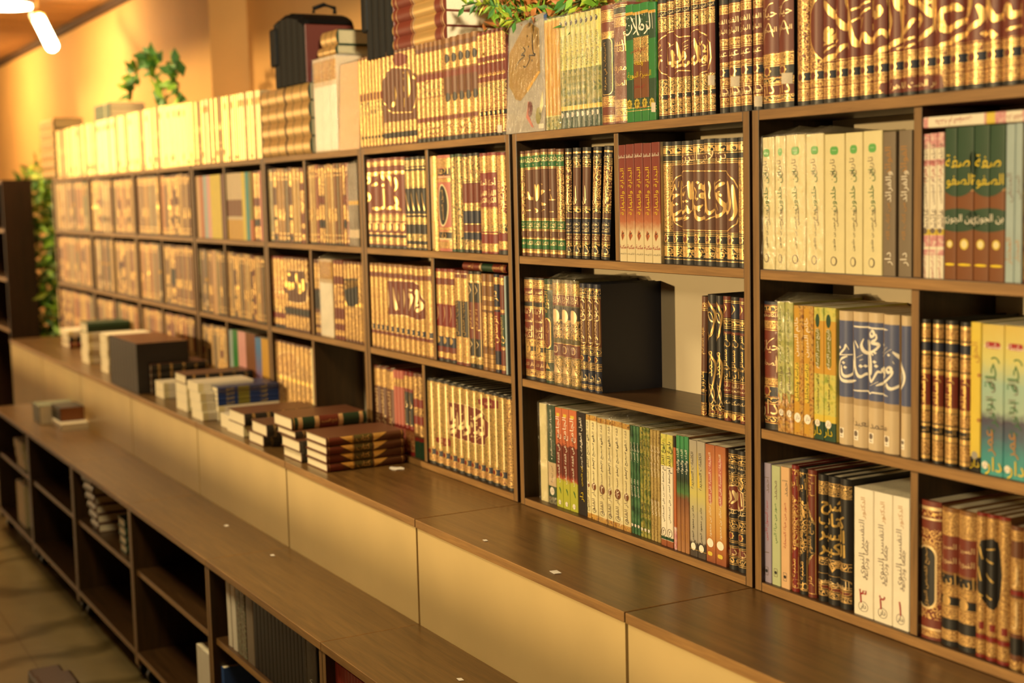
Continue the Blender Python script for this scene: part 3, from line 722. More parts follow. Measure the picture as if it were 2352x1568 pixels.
Y('orange2', 'jorg', '', [('q', -.35, .5, .4, .9, .006, 'pfadedr'), ('t', 'التعليقات السنية على العقيدة', 0, .7, .026, 'inkw', V, .11), ('t', 'خالد بن محمود', 0, .34, .02, 'inkw', V, .06), ('e', -.05, .165, .65, .009, 'inkw'), ('q', -.55, .055, .4, .09, .004, 'pylw')], flat=True)
Y('imama', 'bk', '0-.04:bk D.05 .06-.1:hbk D.11 .12-.18:mr D.19 .2-.22:bk D.235 .25-.33:bk D.335 .35-.41:hbk D.42 .43-.52:bk T.53 .545-.78:fbk D.79 .8-.88:bk D.89 .9-.95:hbk D.955', [('s', -.05, .285, .6, 'gd'), ('c', -.05, .285, .35, 'mr'), ('t', 'للحافظ', 0, .86, .03, 'gp', 0), ('t', 'أبي نعيم', 0, .82, .03, 'gp', 0), ('t', 'علي', 0, .48, .03, 'gp', 0), ('t', 'دار', 0, .15, .03, 'gp', 0)], cov='bk')
# --- right-hand bookcase
Y('khaldun', 'pcrm', '', [('q', -.42, .852, .38, .912, .006, 'inkl'), ('r', -.22, .884, .17, .886, 'inkw'), ('t', 'تاريخ', -.1, .76, .03, 'inkn', V, .03), ('t', 'ابن خلدون', -.05, .59, .06, 'inkg', V, .07), ('t', 'عبد الرحمن بن خلدون', 0, .31, .014, 'ink', V, .07), ('t', 'المسمى', .25, .4, .01, 'inkn', V, .03), ('e', -.05, .085, .3, .008, 'inkn'), ('e', -.05, .085, .22, .0065, 'pcrm')], flat=True)
Y('bgrey', 'pbgr', '', [('t', 'الفوائد', -.1, .8, .035, 'inko', V, .045), ('t', 'والفرائد', 0, .62, .025, 'inkw', V, .05), ('t', 'من كتاب الله', -.1, .38, .025, 'inko', V, .06), ('t', 'دار', 0, .12, .02, 'inkw', V, .025)], flat=True)
Y('pink3', 'pwh', '.02-.12:pwh .16-.2:bpnk .22-.3:bpnk .3-.34:pylw .78-.82:bpnk .9-1:bpnk', [('t', 'فاطمة', 0, .86, .02, 'inkn', V, .03), ('t', 'الزهراء', 0, .74, .02, 'inkr', V, .04), ('t', 'أم المؤمنين', 0, .6, .016, 'inkn', V, .06), ('t', 'عائشة', 0, .4, .02, 'inkn', V, .04), ('c', 0, .33, .6, 'inkn'), ('t', 'دار ابن الجوزي', 0, .08, .02, 'inkr', V, .04)], flat=True)
Y('safwa', 'pbrn', '0-.6:ptan .6-.9:pbrn .6-1:pdgn .0-.58:pbrn', [('c', -.05, .235, .5, 'pylw'), ('c', -.05, .235, .35, 'pcrm'), ('e', 0, .1, .8, .002, 'inky')], flat=True)
Y('lblue', 'psky', '', [('t', 'المنتقى', 0, .6, .02, 'inkn', V, .1), ('t', 'المختار', 0, .2, .02, 'inko', V, .05)], flat=True)
Y('edgegold', 'mr', '.02-.2:gmr .22-.4:fmr .42-.6:gmr .62-.97:fmr', [])
Y('hayat1', 'mr', '0-.05:bk D.055 .06-.1:hbk D.105 .11-.2:mr D.205 .21-.25:hbk D.255 .26-.34:nv D.345 .35-.4:gtn D.405 .41-.78:mr D.785 .79-.85:gtn D.855 .86-.92:mr D.925 .93-.965:hbk D.97 .975-1:nv',
  [('t', 'حياة', .1, .65, .05, 'gp', 0), ('t', 'الصحابة', 0, .52, .05, 'gp', 0), ('k', [(-.6, .6), (0, .68), (.6, .72)], .0022, 'gp'), ('k', [(.75, .58), (.8, .5), (.78, .45)], .0025, 'gp'), ('s', -.2, .3, .5, 'gd'), ('c', -.2, .3, .3, 'mr'), ('t', 'للكاندهلوي', 0, .89, .03, 'gp', 0), ('t', 'دار', 0, .16, .04, 'gp', 0)], cov='nv')
Y('lgreen2', 'blgr', '0-.3:bbrn .3-1:blgr', [('t', 'خلاصة تاريخ الدولة العباسية', -.1, .74, .026, 'ink', V, .1), ('t', 'مؤسسة', -.1, .4, .02, 'inkn', V, .05), ('c', 0, .15, .65, 'inkw'), ('p', [(-.6, .3), (.2, .22), (.4, .3)], 'blgr')], flat=True)
Y('mosa2', 'bbrn', '', [('r', -.8, .02, .25, .98, 'pgold2'), ('t', 'خاتم النبيين', -.2, .76, .03, 'inkw', V, .07), ('r', -.65, .26, .15, .56, 'pylw'), ('t', 'دراسة وتحليل', -.25, .41, .02, 'ink', V, .07), ('c', -.15, .135, .75, 'inkw')], flat=True)
Y('num2', 'bylg', '0-.14:pdgn .14-.19:pylw .19-.5:bylg .5-1:pgold2 .9-1:bylg', [('e', -.2, .9, .4, .012, 'pdgn'), ('q', -.6, .55, .3, .84, .008, 'poliv'), ('t', 'تاريخ صدر الإسلام', -.15, .69, .035, 'inkw', V, .07), ('t', 'الدكتور محمد الطيب', -.15, .35, .024, 'ink', V, .07), ('c', -.2, .125, .55, 'inkw'), ('t', 'دار', -.2, .06, .02, 'inky', 0)], flat=True)
Y('arwiqa', 'psand', '.36-.93:plav .31-.36:psnd2', [('r', -.65, .05, .1, .125, 'inkw'), ('c', -.28, .1, .28, 'inkn'), ('r', -.45, .062, -.1, .068, 'inkn')], flat=False, cov='psand')
Y('blkgold', 'bk', '.02-.045:gd .05-.16:gtn .165-.2:gd .2-.25:bk .25-.27:gd .28-.36:gtn .365-.4:gd .4-.62:mr .62-.65:gd .66-.75:gtn .76-.78:gd .78-.84:nv .845-.86:gd .87-.94:gtn .945-.97:gd', [('t', 'الرسالة', 0, .53, .03, 'gy', V, .05), ('t', 'المحمدية', .1, .46, .025, 'gy', V, .05), ('t', 'السيد', 0, .225, .02, 'gd', 0)], cov='bk')
Y('ylwblk', 'pylw', '0-.1:pblk .1-1:pylw', [('t', 'دار', 0, .05, .02, 'inky', 0), ('c', 0, .11, .6, 'pgry'), ('t', 'الحق', 0, .8, .02, 'inko', V, .04), ('c', .7, .65, .3, 'inko'), ('c', .7, .35, .3, 'inko')], flat=True)
Y('teal2', 'jteal', '', [('q', -.65, .84, .7, .885, .006, 'inkr'), ('t', 'سلسلة', 0, .862, .012, 'inkw', 0), ('t', 'رحلة', 0, .68, .05, 'inkg', V, .05), ('t', 'إلى الدار', -.1, .52, .045, 'inkn', V, .06), ('t', 'الآخرة', .1, .4, .04, 'inkg', V, .05), ('t', 'عمر', 0, .22, .03, 'inko', V, .04), ('c', -.55, .06, .3, 'inkw'), ('t', 'دار', .2, .06, .03, 'inky', 0)], flat=True)
Y('lilac', 'plil', '', [('t', 'أحمد', 0, .82, .016, 'inkn', V, .035), ('t', 'سيرة الرسول الأمين', 0, .52, .03, 'inkr', V, .075), ('t', '١', 0, .25, .02, 'inkn', V), ('f', -.45, .06, .35, .13, .001, .0008, 'inkn'), ('c', -.05, .095, .25, 'ink')], flat=True)
Y('minty', 'pmint', '', [('t', 'محمد', 0, .8, .016, 'inkn', V, .035), ('t', 'صور من حياة النبي', 0, .52, .03, 'inkg', V, .075), ('f', -.45, .07, .35, .14, .001, .0008, 'inkn'), ('c', -.05, .105, .25, 'ink')], flat=True)
Y('peach', 'ppch', '', [('t', 'أحمد', 0, .83, .016, 'inkn', V, .035), ('t', 'صور من حياة الصحابة', 0, .52, .03, 'inkr', V, .085), ('f', -.45, .06, .35, .13, .001, .0008, 'inkn'), ('c', -.05, .095, .25, 'ink')], flat=True)
_gb = '0-.03:%s .03-.1:h%s .1-.28:%s .3-.8:h%s .8-.93:%s .93-.97:h%s'
for k, c in (('rg', 'rd'), ('kg', 'bk')):
    Y('gil'+k, c, _gb % (c, c, c, c, c, c), [('f', -.9, .03, .92, .965, .001, .001, 'gd'), ('p', [(-.85, .8), (.85, .8), (.85, .72)], c), ('p', [(-.85, .28), (.85, .28), (.85, .36)], c), ('t', 'الخلفاء الراشدين', 0, .53, .032, 'gd', V, .075), ('t', 'أبو', 0, .87, .03, 'gd', 0), ('t', 'مكتبة', 0, .19, .016, 'gd', V, .04)])
Y('gilm', 'mr', 'L.03 L.96', [('p', [(-.9, .77), (.9, .58), (.9, .5), (.9, .36), (-.9, .22)], 'gbk'), ('p', [(-.9, .70), (.85, .56), (.85, .36), (-.9, .28)], 'bk'), ('f', -.9, .03, .92, .965, .001, .0012, 'gd'), ('t', 'جامع العلوم', 0, .48, .035, 'gd', V, .06), ('t', 'الإمام', 0, .87, .016, 'gd', V, .035), ('t', 'دار', 0, .13, .016, 'gd', V, .035)])
Y('sharhk', 'bk', 'L.05 .055-.09:fbk D.1 .105-.135:mr D.14 D.16 .3-.345:hbk L.35 L.295 L.85 .855-.895:gbk L.9 .905-.94:fbk L.945', [], cov='bk')
Y('tafsir', 'pwh', '', [('t', 'الدكتور', 0, .85, .014, 'inko', V, .045), ('t', 'التفسير النبوي', -.05, .53, .05, 'inkn', V, .1), ('t', 'جمعاً ودراسة', .3, .45, .014, 'inkn', V, .07), ('o', 0, .075, .5, .009, .0009, 'inkn'), ('t', 'دار', 0, .075, .012, 'ink', 0)], flat=True)
Y('ornred', 'mr', '.02-.06:gmr L.065 .07-.085:gp .09-.14:mr .15-.26:hmr .26-.7:gmr .7-.8:hmr .82-.86:mr .865-.88:gp .89-.93:hmr .935-.96:gp', [('q', -.85, .22, .75, .68, .016, 'gp'), ('q', -.75, .235, .6, .665, .014, 'bk'), ('t', 'صحيح القصص النبوي', -.05, .45, .04, 'gd', V, .1)])
Y('tan2', 'tn', '0-.04:bk .04-.12:gtn .12-.2:bk .2-.28:gtn D.29 .3-.36:bk L.37 .37-.44:gtn L.45 .45-.52:bk .54-.8:mr .8-.97:gtn', [('t', 'السيرة', 0, .72, .05, 'gp', 0), ('t', 'النبوية', 0, .62, .05, 'gp', 0), ('c', -.1, .33, .5, 'gd'), ('t', 'ابن', 0, .48, .03, 'gd', 0), ('t', 'هشام', 0, .41, .03, 'gd', 0)])
Y('tan3', 'tn', '0-.02:rd .03-.12:gtn .13-.16:rd .17-.97:gtn .98-1:rd', [('r', .1, .2, .8, .25, 'rd')])
Y('tan2b', 'bn', '0-.06:ftn .1-.22:bk .25-.5:gtn .52-.55:rd .56-.78:gtn .78-.9:bn .9-.97:gtn', [('k', [(-.3, .3), (.4, .3), (.4, .48)], .003, 'gp'), ('k', [(-.3, .58), (.4, .6), (.4, .72)], .003, 'gp')])
# --- bookcase of gilt sets, middle of the wall; tall gold strips paint the highlights
Y('yg', 'tn', '.02-.97:gtn .1-.13:bk .2-.35:gtn .36-.5:hbk .52-.6:mr', [('r', -.3, .03, .3, .97, 'gy')])
Y('med', 'bn', '.02-.97:gbn .08-.14:bk .25-.72:bn', [('r', -.9, .03, -.35, .97, 'gd')])
Y('fur', 'tn', '.0-.04:bk .05-.2:htn .21-.24:mr .25-.44:gtn .45-.62:fbn .62-.68:mr .7-.9:gtn .91-.95:bn', [('r', -.95, .05, -.5, .95, 'gd')])
Y('fur2', 'tn', '.0-.04:bk .05-.2:htn .21-.24:mr .25-.44:gtn .45-.62:bn .62-.68:mr .7-.9:gtn .91-.95:bn', [('r', -.95, .05, -.45, .95, 'gd'), ('e', .5, .8, .4, .012, 'bk'), ('e', .5, .42, .4, .012, 'bk')])
Y('hadi', 'mr', '.0-.03:bk L.04 .05-.18:gmr L.19 .2-.24:bk L.25 .26-.4:gmr .4-.52:gbk .52-.74:mr .76-.97:gmr', [('t', 'الهادي', 0, .7, .03, 'gy', 0), ('t', 'فتح', 0, .58, .03, 'gy', 0), ('s', 0, .22, .5, 'gd'), ('t', 'شرح', 0, .14, .02, 'gy', 0), ('r', -.95, .04, -.7, .97, 'gd')])
Y('scroll6', 'mr', '.0-.03:bk L.05 .06-.1:gbk L.11 .12-.15:bk L.16 .2-.27:mr L.28 .3-.35:gbk L.36 L.38 .38-.8:mr L.82 .83-.85:gy .86-.91:mr L.92 .93-.97:gbn', [('r', -.95, .04, -.55, .97, 'gd'), ('c', .25, .235, .5, 'gd')])
Y('bkg4', 'bk', '.02-.04:fbk L.05 L.1 .1-.17:fgn .18-.27:bk L.28 .29-.35:gol L.38 .4-.66:bk L.67 .68-.85:gol L.88 .9-.97:fgn', [('r', -.95, .04, -.5, .97, 'gd'), ('k', [(-.2, .62), (.3, .5), (.6, .42)], .003, 'gd')])
Y('roll', 'tn', '0-1:gtn', [('r', -.5, .02, .3, .98, 'gp'), ('f', -.6, .3, .6, .8, .01, .003, 'gd')])
Y('oval1', 'pfadedr', '.03-.1:gtn L.11 .12-.135:pcrm .135-.2:bk L.205 .22-.25:gtn .72-.76:gtn .77-.78:pcrm .79-.86:bk .87-.97:gtn', [('e', 0, .48, .78, .056, 'pcrm'), ('e', 0, .48, .64, .052, 'bk'), ('t', 'أصول التفسير', 0, .48, .03, 'gd', V, .08), ('t', 'الإمام', 0, .825, .03, 'gd', 0), ('t', 'دار', 0, .165, .03, 'gd', 0)])
Y('thin2', 'gn', '.03-.97:fgn', [('r', -.9, .02, -.3, .98, 'gd')], cov='mr')
Y('mix3', 'bk', '.03-.12:gbk L.13 .13-.2:nv L.21 .21-.28:mr L.29 .3-.42:nv L.43 .43-.5:gbk L.5 .5-.7:mr L.71 .72-.97:fbk', [('r', -.95, .02, -.5, .98, 'gd')])
Y('rgold2', 'rd', '.02-.1:gtn .1-.2:rd L.2 .22-.28:gbk .28-.45:gtn L.46 .46-.8:rd L.81 .82-.97:gtn', [('t', 'أحكام', 0, .7, .03, 'gp', 0), ('t', 'القرآن', 0, .6, .03, 'gp', 0), ('t', 'الكريم', 0, .52, .03, 'gp', 0)])
Y('rgold1', 'rd', '.0-.04:bk .05-.13:gtn .14-.2:rd .21-.3:hbk .3-.4:gtn .4-.72:hrd .72-.97:gtn', [('t', 'الفتاوى', 0, .6, .05, 'gp', V, .06)])
Y('oval12', 'tn', '.02-.17:gtn .17-.21:mr L.215 .22-.28:nv L.285 .29-.84:gtn .85-.89:mr .9-.97:gtn', [('c', -.05, .25, .5, 'gd')])
Y('oval12m', 'tn', '.02-.17:gtn .17-.21:mr L.215 .22-.28:nv L.285 .29-.84:gtn .36-.8:mr .85-.89:mr .9-.97:gtn', [('c', -.05, .25, .5, 'gd'), ('k', [(-.4, .42), (.2, .45), (.1, .55), (.3, .7)], .0035, 'gp'), ('k', [(.4, .5), (-.2, .6), (.5, .68)], .003, 'gp')])
Y('brb3', 'rd', '.0-.03:bk .04-.1:gtn .1-.15:mr .16-.27:nv L.275 .28-.38:gtn .38-.62:rd .62-.83:gtn .83-.89:mr .9-.97:gtn', [('c', -.1, .23, .5, 'gd'), ('k', [(-.4, .42), (.2, .5), (.1, .6)], .003, 'gp')])
Y('drk2', 'mr', '0-.03:mr .03-.1:gtn .1-.3:gtn .3-.68:bk .68-.92:gtn .93-1:mr', [('f', -.9, .03, .9, .97, .001, .0014, 'gp'), ('t', 'تهذيب الكمال', 0, .5, .03, 'gd', V, .09)], cov='mr')
Y('gb2', 'bk', '.0-.03:bk .04-.12:gol .12-.3:bk .3-.68:mr .68-.88:bk .88-.97:gol', [('f', -.85, .1, .85, .9, .004, .002, 'gp'), ('t', 'الأعلام', 0, .5, .03, 'gd', V, .06), ('k', [(-.4, .2), (.3, .24), (-.2, .28)], .003, 'gp'), ('k', [(-.4, .76), (.3, .8), (-.2, .86)], .003, 'gp')], cov='bk')
Y('tanl2', 'tn', 'T.05 T.1 T.15 .25-.6:ftn T.65 T.75 T.9', [('f', -.85, .22, .85, .62, .004, .001, 'bk')])
Y('blred', 'nv', '.03-.08:gtn .1-.2:nv .22-.62:rd .64-.67:gtn .68-.88:nv .9-.97:gtn', [('t', 'الرسائل', 0, .44, .03, 'gd', V, .07), ('t', 'دار', 0, .78, .03, 'gd', V, .04)], cov='nv')
Y('redgn', 'mr', '.03-.08:gtn .1-.22:mr .24-.27:gtn .28-.6:gn .62-.65:gtn .66-.88:mr .9-.97:gtn', [('t', 'المجموع', 0, .44, .03, 'gd', V, .07)], cov='mr')
Y('tealthin', 'psky', '', [], flat=True)
Y('brr', 'bn', '.1-.97:ftn .2-.75:bn .75-.97:gtn', [('t', 'التفسير', 0, .5, .05, 'gp', V, .1), ('c', 0, .2, .5, 'gd')], cov='rd')
Y('red3', 'pfadedr', '.08-.12:rd .3-.34:rd .8-.9:gtn', [], cov='rd')
Y('bw2', 'rd', '.05-.3:frd .36-.76:bk .8-.95:gtn', [('t', 'صحيح مسلم', -.1, .57, .05, 'gp', V, .1)], cov='rd')
Y('tail2', 'bn', '0-.2:gn .2-.24:rd .26-.97:fbn .4-.5:rd .6-.7:rd', [('r', -.9, .03, -.4, .97, 'gd')])
Y('tabari', 'bk', '.0-.03:bk L.035 .04-.1:gmr L.105 .11-.175:nv L.18 .185-.97:gol', [('c', -.05, .143, .5, 'gd'), ('c', -.05, .143, .3, 'rd'), ('r', .55, .2, .72, .95, 'gp')], cov='bk')
Y('tabariend', 'bk', '.0-.03:bk L.035 .04-.97:fbn', [('f', -.8, .06, .8, .93, .003, .0015, 'gd')], cov='bk')
# --- rows far along the wall; upright gold strips are painted highlights
Y('fy', 'bn', '.03-.97:ftn .15-.2:bk .7-.75:bn .3-.5:gtn', [('r', -.35, .02, .25, .98, 'gp')])
Y('fy2', 'bn', '.03-.97:ftn .3-.7:fbn .45-.5:gy .75-.9:gtn', [('r', -.7, .02, -.3, .98, 'gp')])
Y('ft1', 'bn', '.04-.08:bk .12-.5:fbn .5-.62:bn .3-.34:bk .75-.95:ftn', [('r', -.7, .03, -.35, .97, 'gd')])
Y('ft2', 'bn', '.04-.1:gtn .15-.3:fbn .35-.6:bk .62-.95:fbn', [('r', -.8, .03, -.4, .97, 'gd')])
Y('ft3', 'psand', '.2-.3:pbgr .6-.9:pcrm', [], flat=True)
Y('ft4', 'pbgr', '.1-.2:psand .5-.55:pgold2', [], flat=True)
Y('ft5', 'bn', '.03-.2:fbn .22-.3:bk .32-.5:ftn .52-.6:mr .62-.97:fbn', [('r', -.8, .03, -.4, .97, 'gd')])
Y('ft6', 'pgreyg', '.1-.3:psand .7-.9:ptan', [], flat=True)
Y('ft7', 'mr', '.05-.12:gmr .2-.26:gmr .4-.7:hmr .8-.95:gmr', [('r', -.8, .03, -.4, .97, 'gd')])
Y('pwrap', 'psand', '.75-.97:bbrn .02-.7:pwh', [], flat=True)
for k in ('pch', 'org', 'sky', 'pnk', 'ylw', 'fadedr', 'tan', 'wine', 'teal', 'grn', 'blu', 'gry', 'crm', 'blk', 'brn', 'wh', 'red', 'bluedark', 'drk', 'oliv', 'sand', 'gold2'):
    Y('x'+k, 'p'+k, '.06-.1:p%s' % k, [], flat=True)
Y('tanband', 'psand', '.35-.6:pbrn .0-.3:pgold2', [], flat=True)
Y('rainb', 'jrain', '', [], flat=True)
Y('orgrn', 'porg', '.3-1:poliv', [], flat=True)

for k in ('yg', 'med', 'fur', 'fur2', 'hadi', 'scroll6', 'bkg4', 'thin2', 'mix3', 'oval12', 'tabari', 'fy', 'fy2', 'ft1', 'ft2', 'ft5', 'ft7', 'brr', 'brb3'):
    ST[k]['sag'] = .62

FARK = []
for _i, (_c, _k) in enumerate((('a8793c', 'ftn'), ('8f5f30', 'fbn'), ('bd9450', 'ftn'), ('7c4c28', 'fbn'), ('a3824f', 'fol'), ('94683a', 'fmr'), ('c2a066', 'ftn'), ('6d5532', 'fbk'), ('b08a4c', 'fbn'), ('8a4a30', 'fmr'), ('9c8a5e', 'fol'), ('b9783e', 'ftn'))):
    plain('q%d' % _i, 'tan spine %d' % _i, _c, rough=0.4, scale=60, var=0.12)
    Y('far%d' % _i, 'q%d' % _i, '0-.02:bk .04-.07:%s L.12 L.86 .9-.95:%s' % (_k, _k) + (' .3-.45:%s' % _k if _i % 3 == 0 else ''), [('r', -.55, .02, -.15, .98, 'gp' if _i % 2 else 'gd')] if _i % 3 != 1 else [], cov='bk')  # upright strip paints a highlight on the spine
    ST['far%d' % _i]['sag'] = .6; FARK.append('far%d' % _i)
plain('qy', 'yellow gilt spine', 'd8a850', rough=0.35, scale=80, var=0.1)
for _i in range(4):
    Y('top%d' % _i, ('gd', 'q2', 'gp', 'gd')[_i], ('.03-.08:ftn', 'L.2 L.3 .5-.6:ftn', '.8-.9:gtn', '.1-.2:ftn L.7')[_i], [('r', -.5, .02, .1, .98, 'gp')]); ST['top%d' % _i]['sag'] = .6  # pale upright strip paints the spine highlight
TOPK = ['top0', 'top1', 'top2', 'top3']

ST['greenw']['cov'] = 'pcrm'; ST['creamw']['cov'] = 'pcrm'
for _k, _s in ST.items():
    _n = []
    for _it in _s['i']:
        if _it[0] == 'c' and _it[4] == 'inkw':
            _n += [(_it[0], _it[1], _it[2], _it[3]*.9, 'inkw'), ('t', 'دار', _it[1], _it[2], .010, 'inkn', 0)]
        else: _n.append(_it)
    _s['i'] = _n
# ------------------------------------------------------------------ lettering that runs across whole sets, traced where it stands
A_KAMIL = panel((1160, 280), 3.92, [(1475, 690), (1490, 600), (1540, 500), (1610, 438), (1990, 438), (2060, 520), (2095, 640), (2100, 780), (2075, 920), (2010, 985), (1600, 975), (1530, 905), (1485, 790)], 'bn', outline='gd')
A_KAMIL += pens((1515, 385), 11.2, """1880,440 1890,600 1905,800 1920,1000 1925,1150 1890,1290 1800,1355;~1880,440 1920,600;1760,340 1785,520 1810,750 1825,950 1800,1110 1740,1160 1690,1110 1660,1030;~1700,310 1660,520;
1640,390 1530,460 1410,560;1415,640 1480,740 1580,880 1640,980 1640,1080 1600,1190 1500,1250 1430,1200 1400,1060;1380,300 1390,600 1400,900 1405,1080;~1570,310 1410,430;~1560,610 1500,650 1600,720 1440,640;
1365,1060 1340,1120 1290,1170 1230,1110 1205,950 1180,700 1150,500 1140,340;1200,1000 1180,1100 1120,1230 1080,1300 1020,1320 960,1270 930,1170 930,1040;
1050,400 1040,520 1080,480 1090,600;1100,560 1120,740 1060,740 1050,690 1110,720 1100,850;1080,950 1020,1020 940,1030 880,980 850,850 860,680 880,590;*985,380,42 1010,1090,38;
740,340 755,560 780,820;800,350 815,600 825,900 825,1150;790,1100 760,1140 720,1080 700,1000 690,1080 600,1160 550,1100 535,900 525,600 515,330;*700,860,42 620,870,38;~720,450 560,560;~600,620 620,720 650,640 640,720 680,600;
520,1080 450,1180 370,1220 320,1150 325,1000 335,870;*385,960,36 445,935,36;410,420 380,540 290,640;280,690 490,690;490,690 380,760 300,860 270,1000 290,1180 350,1300 450,1330 590,1260;*290,480,40;~410,420 440,580;
~480,350 470,500;~580,350 620,480;~700,1220 640,1290 740,1290 650,1360;1215,1350 1390,1240;~870,1190 890,1330;~1180,1240 1170,1350;~1470,920 1520,1100;~910,500 960,620 940,780 990,800 960,850;~1270,350 1300,520 1280,700 1300,800;~1690,700 1700,950""", 54, 'gd', thin=.5)
for _x in (0,):
    q = hit(1650, 372, 1, .0095); A_KAMIL += [(P, 'gp', 2) for P in text('ابن الأثير الجزري', hit(1612, 361, 1, .0095).x, hit(1612, 361, 1, .0095).z, .024, 0, .15)]
    q = hit(1612, 586, 1, .0095); A_KAMIL += [(P, 'gp', 2) for P in text('دار الحديث القاهرة', q.x, q.z, .016, 0, .075)]
A_BID = panel((1150, 0), 3.92, [(1395, 480), (1400, 400), (1450, 340), (1470, 315), (1545, 275), (1600, 330), (1690, 320), (1760, 260), (1830, 300), (1890, 380), (1900, 520), (1880, 620), (1830, 650), (1750, 700), (1690, 640), (1600, 640), (1540, 710), (1450, 660), (1410, 590)], 'mr', outline='gd')
A_BID += pens((1495, 70), 15.68, """1980,400 2040,560 2060,760 2045,1000 2030,1180;1650,530 1690,750 1720,950 1790,1090 1870,1040 1920,930 1950,1060 1980,1060;1580,280 1600,500 1630,700 1660,900 1660,1050 1600,1180 1560,1180 1540,1080 1600,900;1600,900 1480,1050 1400,930;
1170,780 1130,870 1180,930 1240,880 1210,790 1160,780;1260,860 1250,1000 1150,1130 1080,1220 870,1360;1180,1130 1200,1230 1260,1260 1310,1200 1320,1090;940,400 970,600 1000,850 1030,1040 980,1130 920,1150 880,1100;880,1030 780,1150 640,1170 610,1000 580,700 540,450;
740,700 760,900 770,1100 760,1250 770,1320;260,560 220,800 200,1000 210,1200 280,1360 320,1200 360,1080 420,1100;*875,880,48 1900,1150,48 290,930,42 365,905,42 1430,1220,40 1490,1190,36 530,1320,40;~870,390 640,640;~1310,340 1100,530;~1310,520 1200,600;~1310,610 1220,700;
~1840,210 1650,370;~1540,360 1380,510;~1740,400 1810,520 1860,380;~1780,580 1800,720 1810,900;~1880,490 1930,620 1890,740 1940,760 1900,700;~340,500 360,560 280,660;~410,690 270,840;~990,1200 850,1300;~1950,1230 1810,1300;~1520,500 1490,640;~640,420 700,520 690,560;~850,480 800,560""", 58, 'gd', thin=.5)
A_ARW = pens((1910, 740), 8.253, """1160,560 1260,690 1340,850 1390,1000 1380,1150 1310,1280;1280,900 1320,1040 1280,1170 1160,1260 1080,1230 1050,1150;1100,840 1050,900 1100,950 1140,890 1090,840;1150,900 1140,1000 1040,1110 850,1200;970,850 930,900 970,960 1000,900 960,840;
1000,920 1000,1020 940,1060;920,960 870,940 820,1040 770,1120 730,1040 720,920 690,700 670,500 650,330;720,330 735,550 760,800 760,1000;400,360 430,500 450,700 460,850 500,980 560,1030 630,980 660,1000;770,170 740,220 770,270 820,240 800,170 760,160;
850,220 850,320 770,380 880,420 860,500 760,570 660,590 600,540 570,430 600,310;380,650 420,820 360,980 270,1020 210,950 200,800;280,410 250,510 150,610;140,610 370,615;300,640 190,700 140,850 150,1000 220,1090 330,1120 480,1100;~280,410 320,520;
*165,470,32 240,760,32 265,850,32 560,830,36 620,830,30 790,610,26 835,580,26 825,750,34 850,830,34 1095,620,30 970,430,30 720,100,30;~450,340 510,450 520,490;~490,670 590,610;~540,720 590,700;~1070,470 930,580;~1140,510 930,650;~880,1130 740,1200;~1040,1190 940,1260;~1160,740 1180,790;
~390,70 700,100 1080,145;~400,1285 680,1310 740,1350 800,1330 1080,1400""", 38, 'inkw', thin=.6)
q = hit(1997, 976, 1, .0095); A_ARW += [(P, 'inkn', 2) for P in text('محمد العبدة', q.x, q.z, .03, 0, .085)]
A_AAL = panel((1840, 0), 4.594, [(215, 655), (150, 570), (100, 440), (88, 290), (95, 150), (140, 30), (180, -40), (300, -130), (2600, -480), (2600, 330), (2450, 360), (1700, 455), (1000, 560)], 'mr', outline='gd')
A_AAL += pens((1840, 0), 4.594, """240,10 300,110 400,230 490,320;470,-120 470,0 500,150 530,350 560,440 600,460 660,370 700,420 750,420 850,330 890,400;300,290 250,350 300,370 320,300;230,390 300,420 370,340;210,490 330,440;240,560 400,420;230,645 350,580 470,460;
530,110 720,10;540,230 720,80;810,60 840,130 790,170 780,110;740,0 740,180;740,250 740,320;900,-120 905,0 920,100 950,230 930,330 900,380;980,-60 1000,0 1040,110;1040,-100 1050,0 1060,200 1060,350 1030,430 900,500 760,570;1190,190 1130,290 1080,360;1090,430 1190,390;
1100,510 1190,460;1010,520 1080,470;1150,0 1300,80 1390,170;1390,-100 1390,0 1400,150 1390,270 1320,360 1220,440;1230,150 1270,220 1220,290;1700,100 1620,70 1540,90 1470,150 1500,300 1450,250;1510,90 1480,200 1520,310 1620,280 1740,190 1780,100 1790,0 1780,-120;
1860,50 1900,130 1890,220 1800,290 1720,360 1600,430 1450,490;1960,-60 1970,0 1990,100 2040,190 2110,160 2180,60 2210,150 2290,130 2330,30;*1930,360,48 2020,360,52 1330,20,36;2170,320 2320,260;~1100,60 1110,150;~660,180 640,300""", 40, 'gd', thin=.55)
A_AAL += [(P, 'mr', 0) for P in [[(hit(x, y, 1, .0095).x, hit(x, y, 1, .0095).z) for x, y in ((2022, 192), (2040, 184), (2165, 172), (2168, 202), (2030, 216), (2020, 205))]]]
q = hit(2098, 195, 1, .0095); A_AAL += [(P, 'gp', 2) for P in text('دار الحديث القاهرة', q.x, q.z, .024, 0, .10)]
A_TAB = panel((1015, 915), 13.63, [(150, 130), (230, 100), (700, 180), (1230, 350), (1290, 540), (1430, 690), (1470, 740), (1470, 1180), (1370, 1280), (1300, 1470), (1000, 1420), (740, 1330), (350, 1210), (170, 1060)], 'mr', outline='gp')
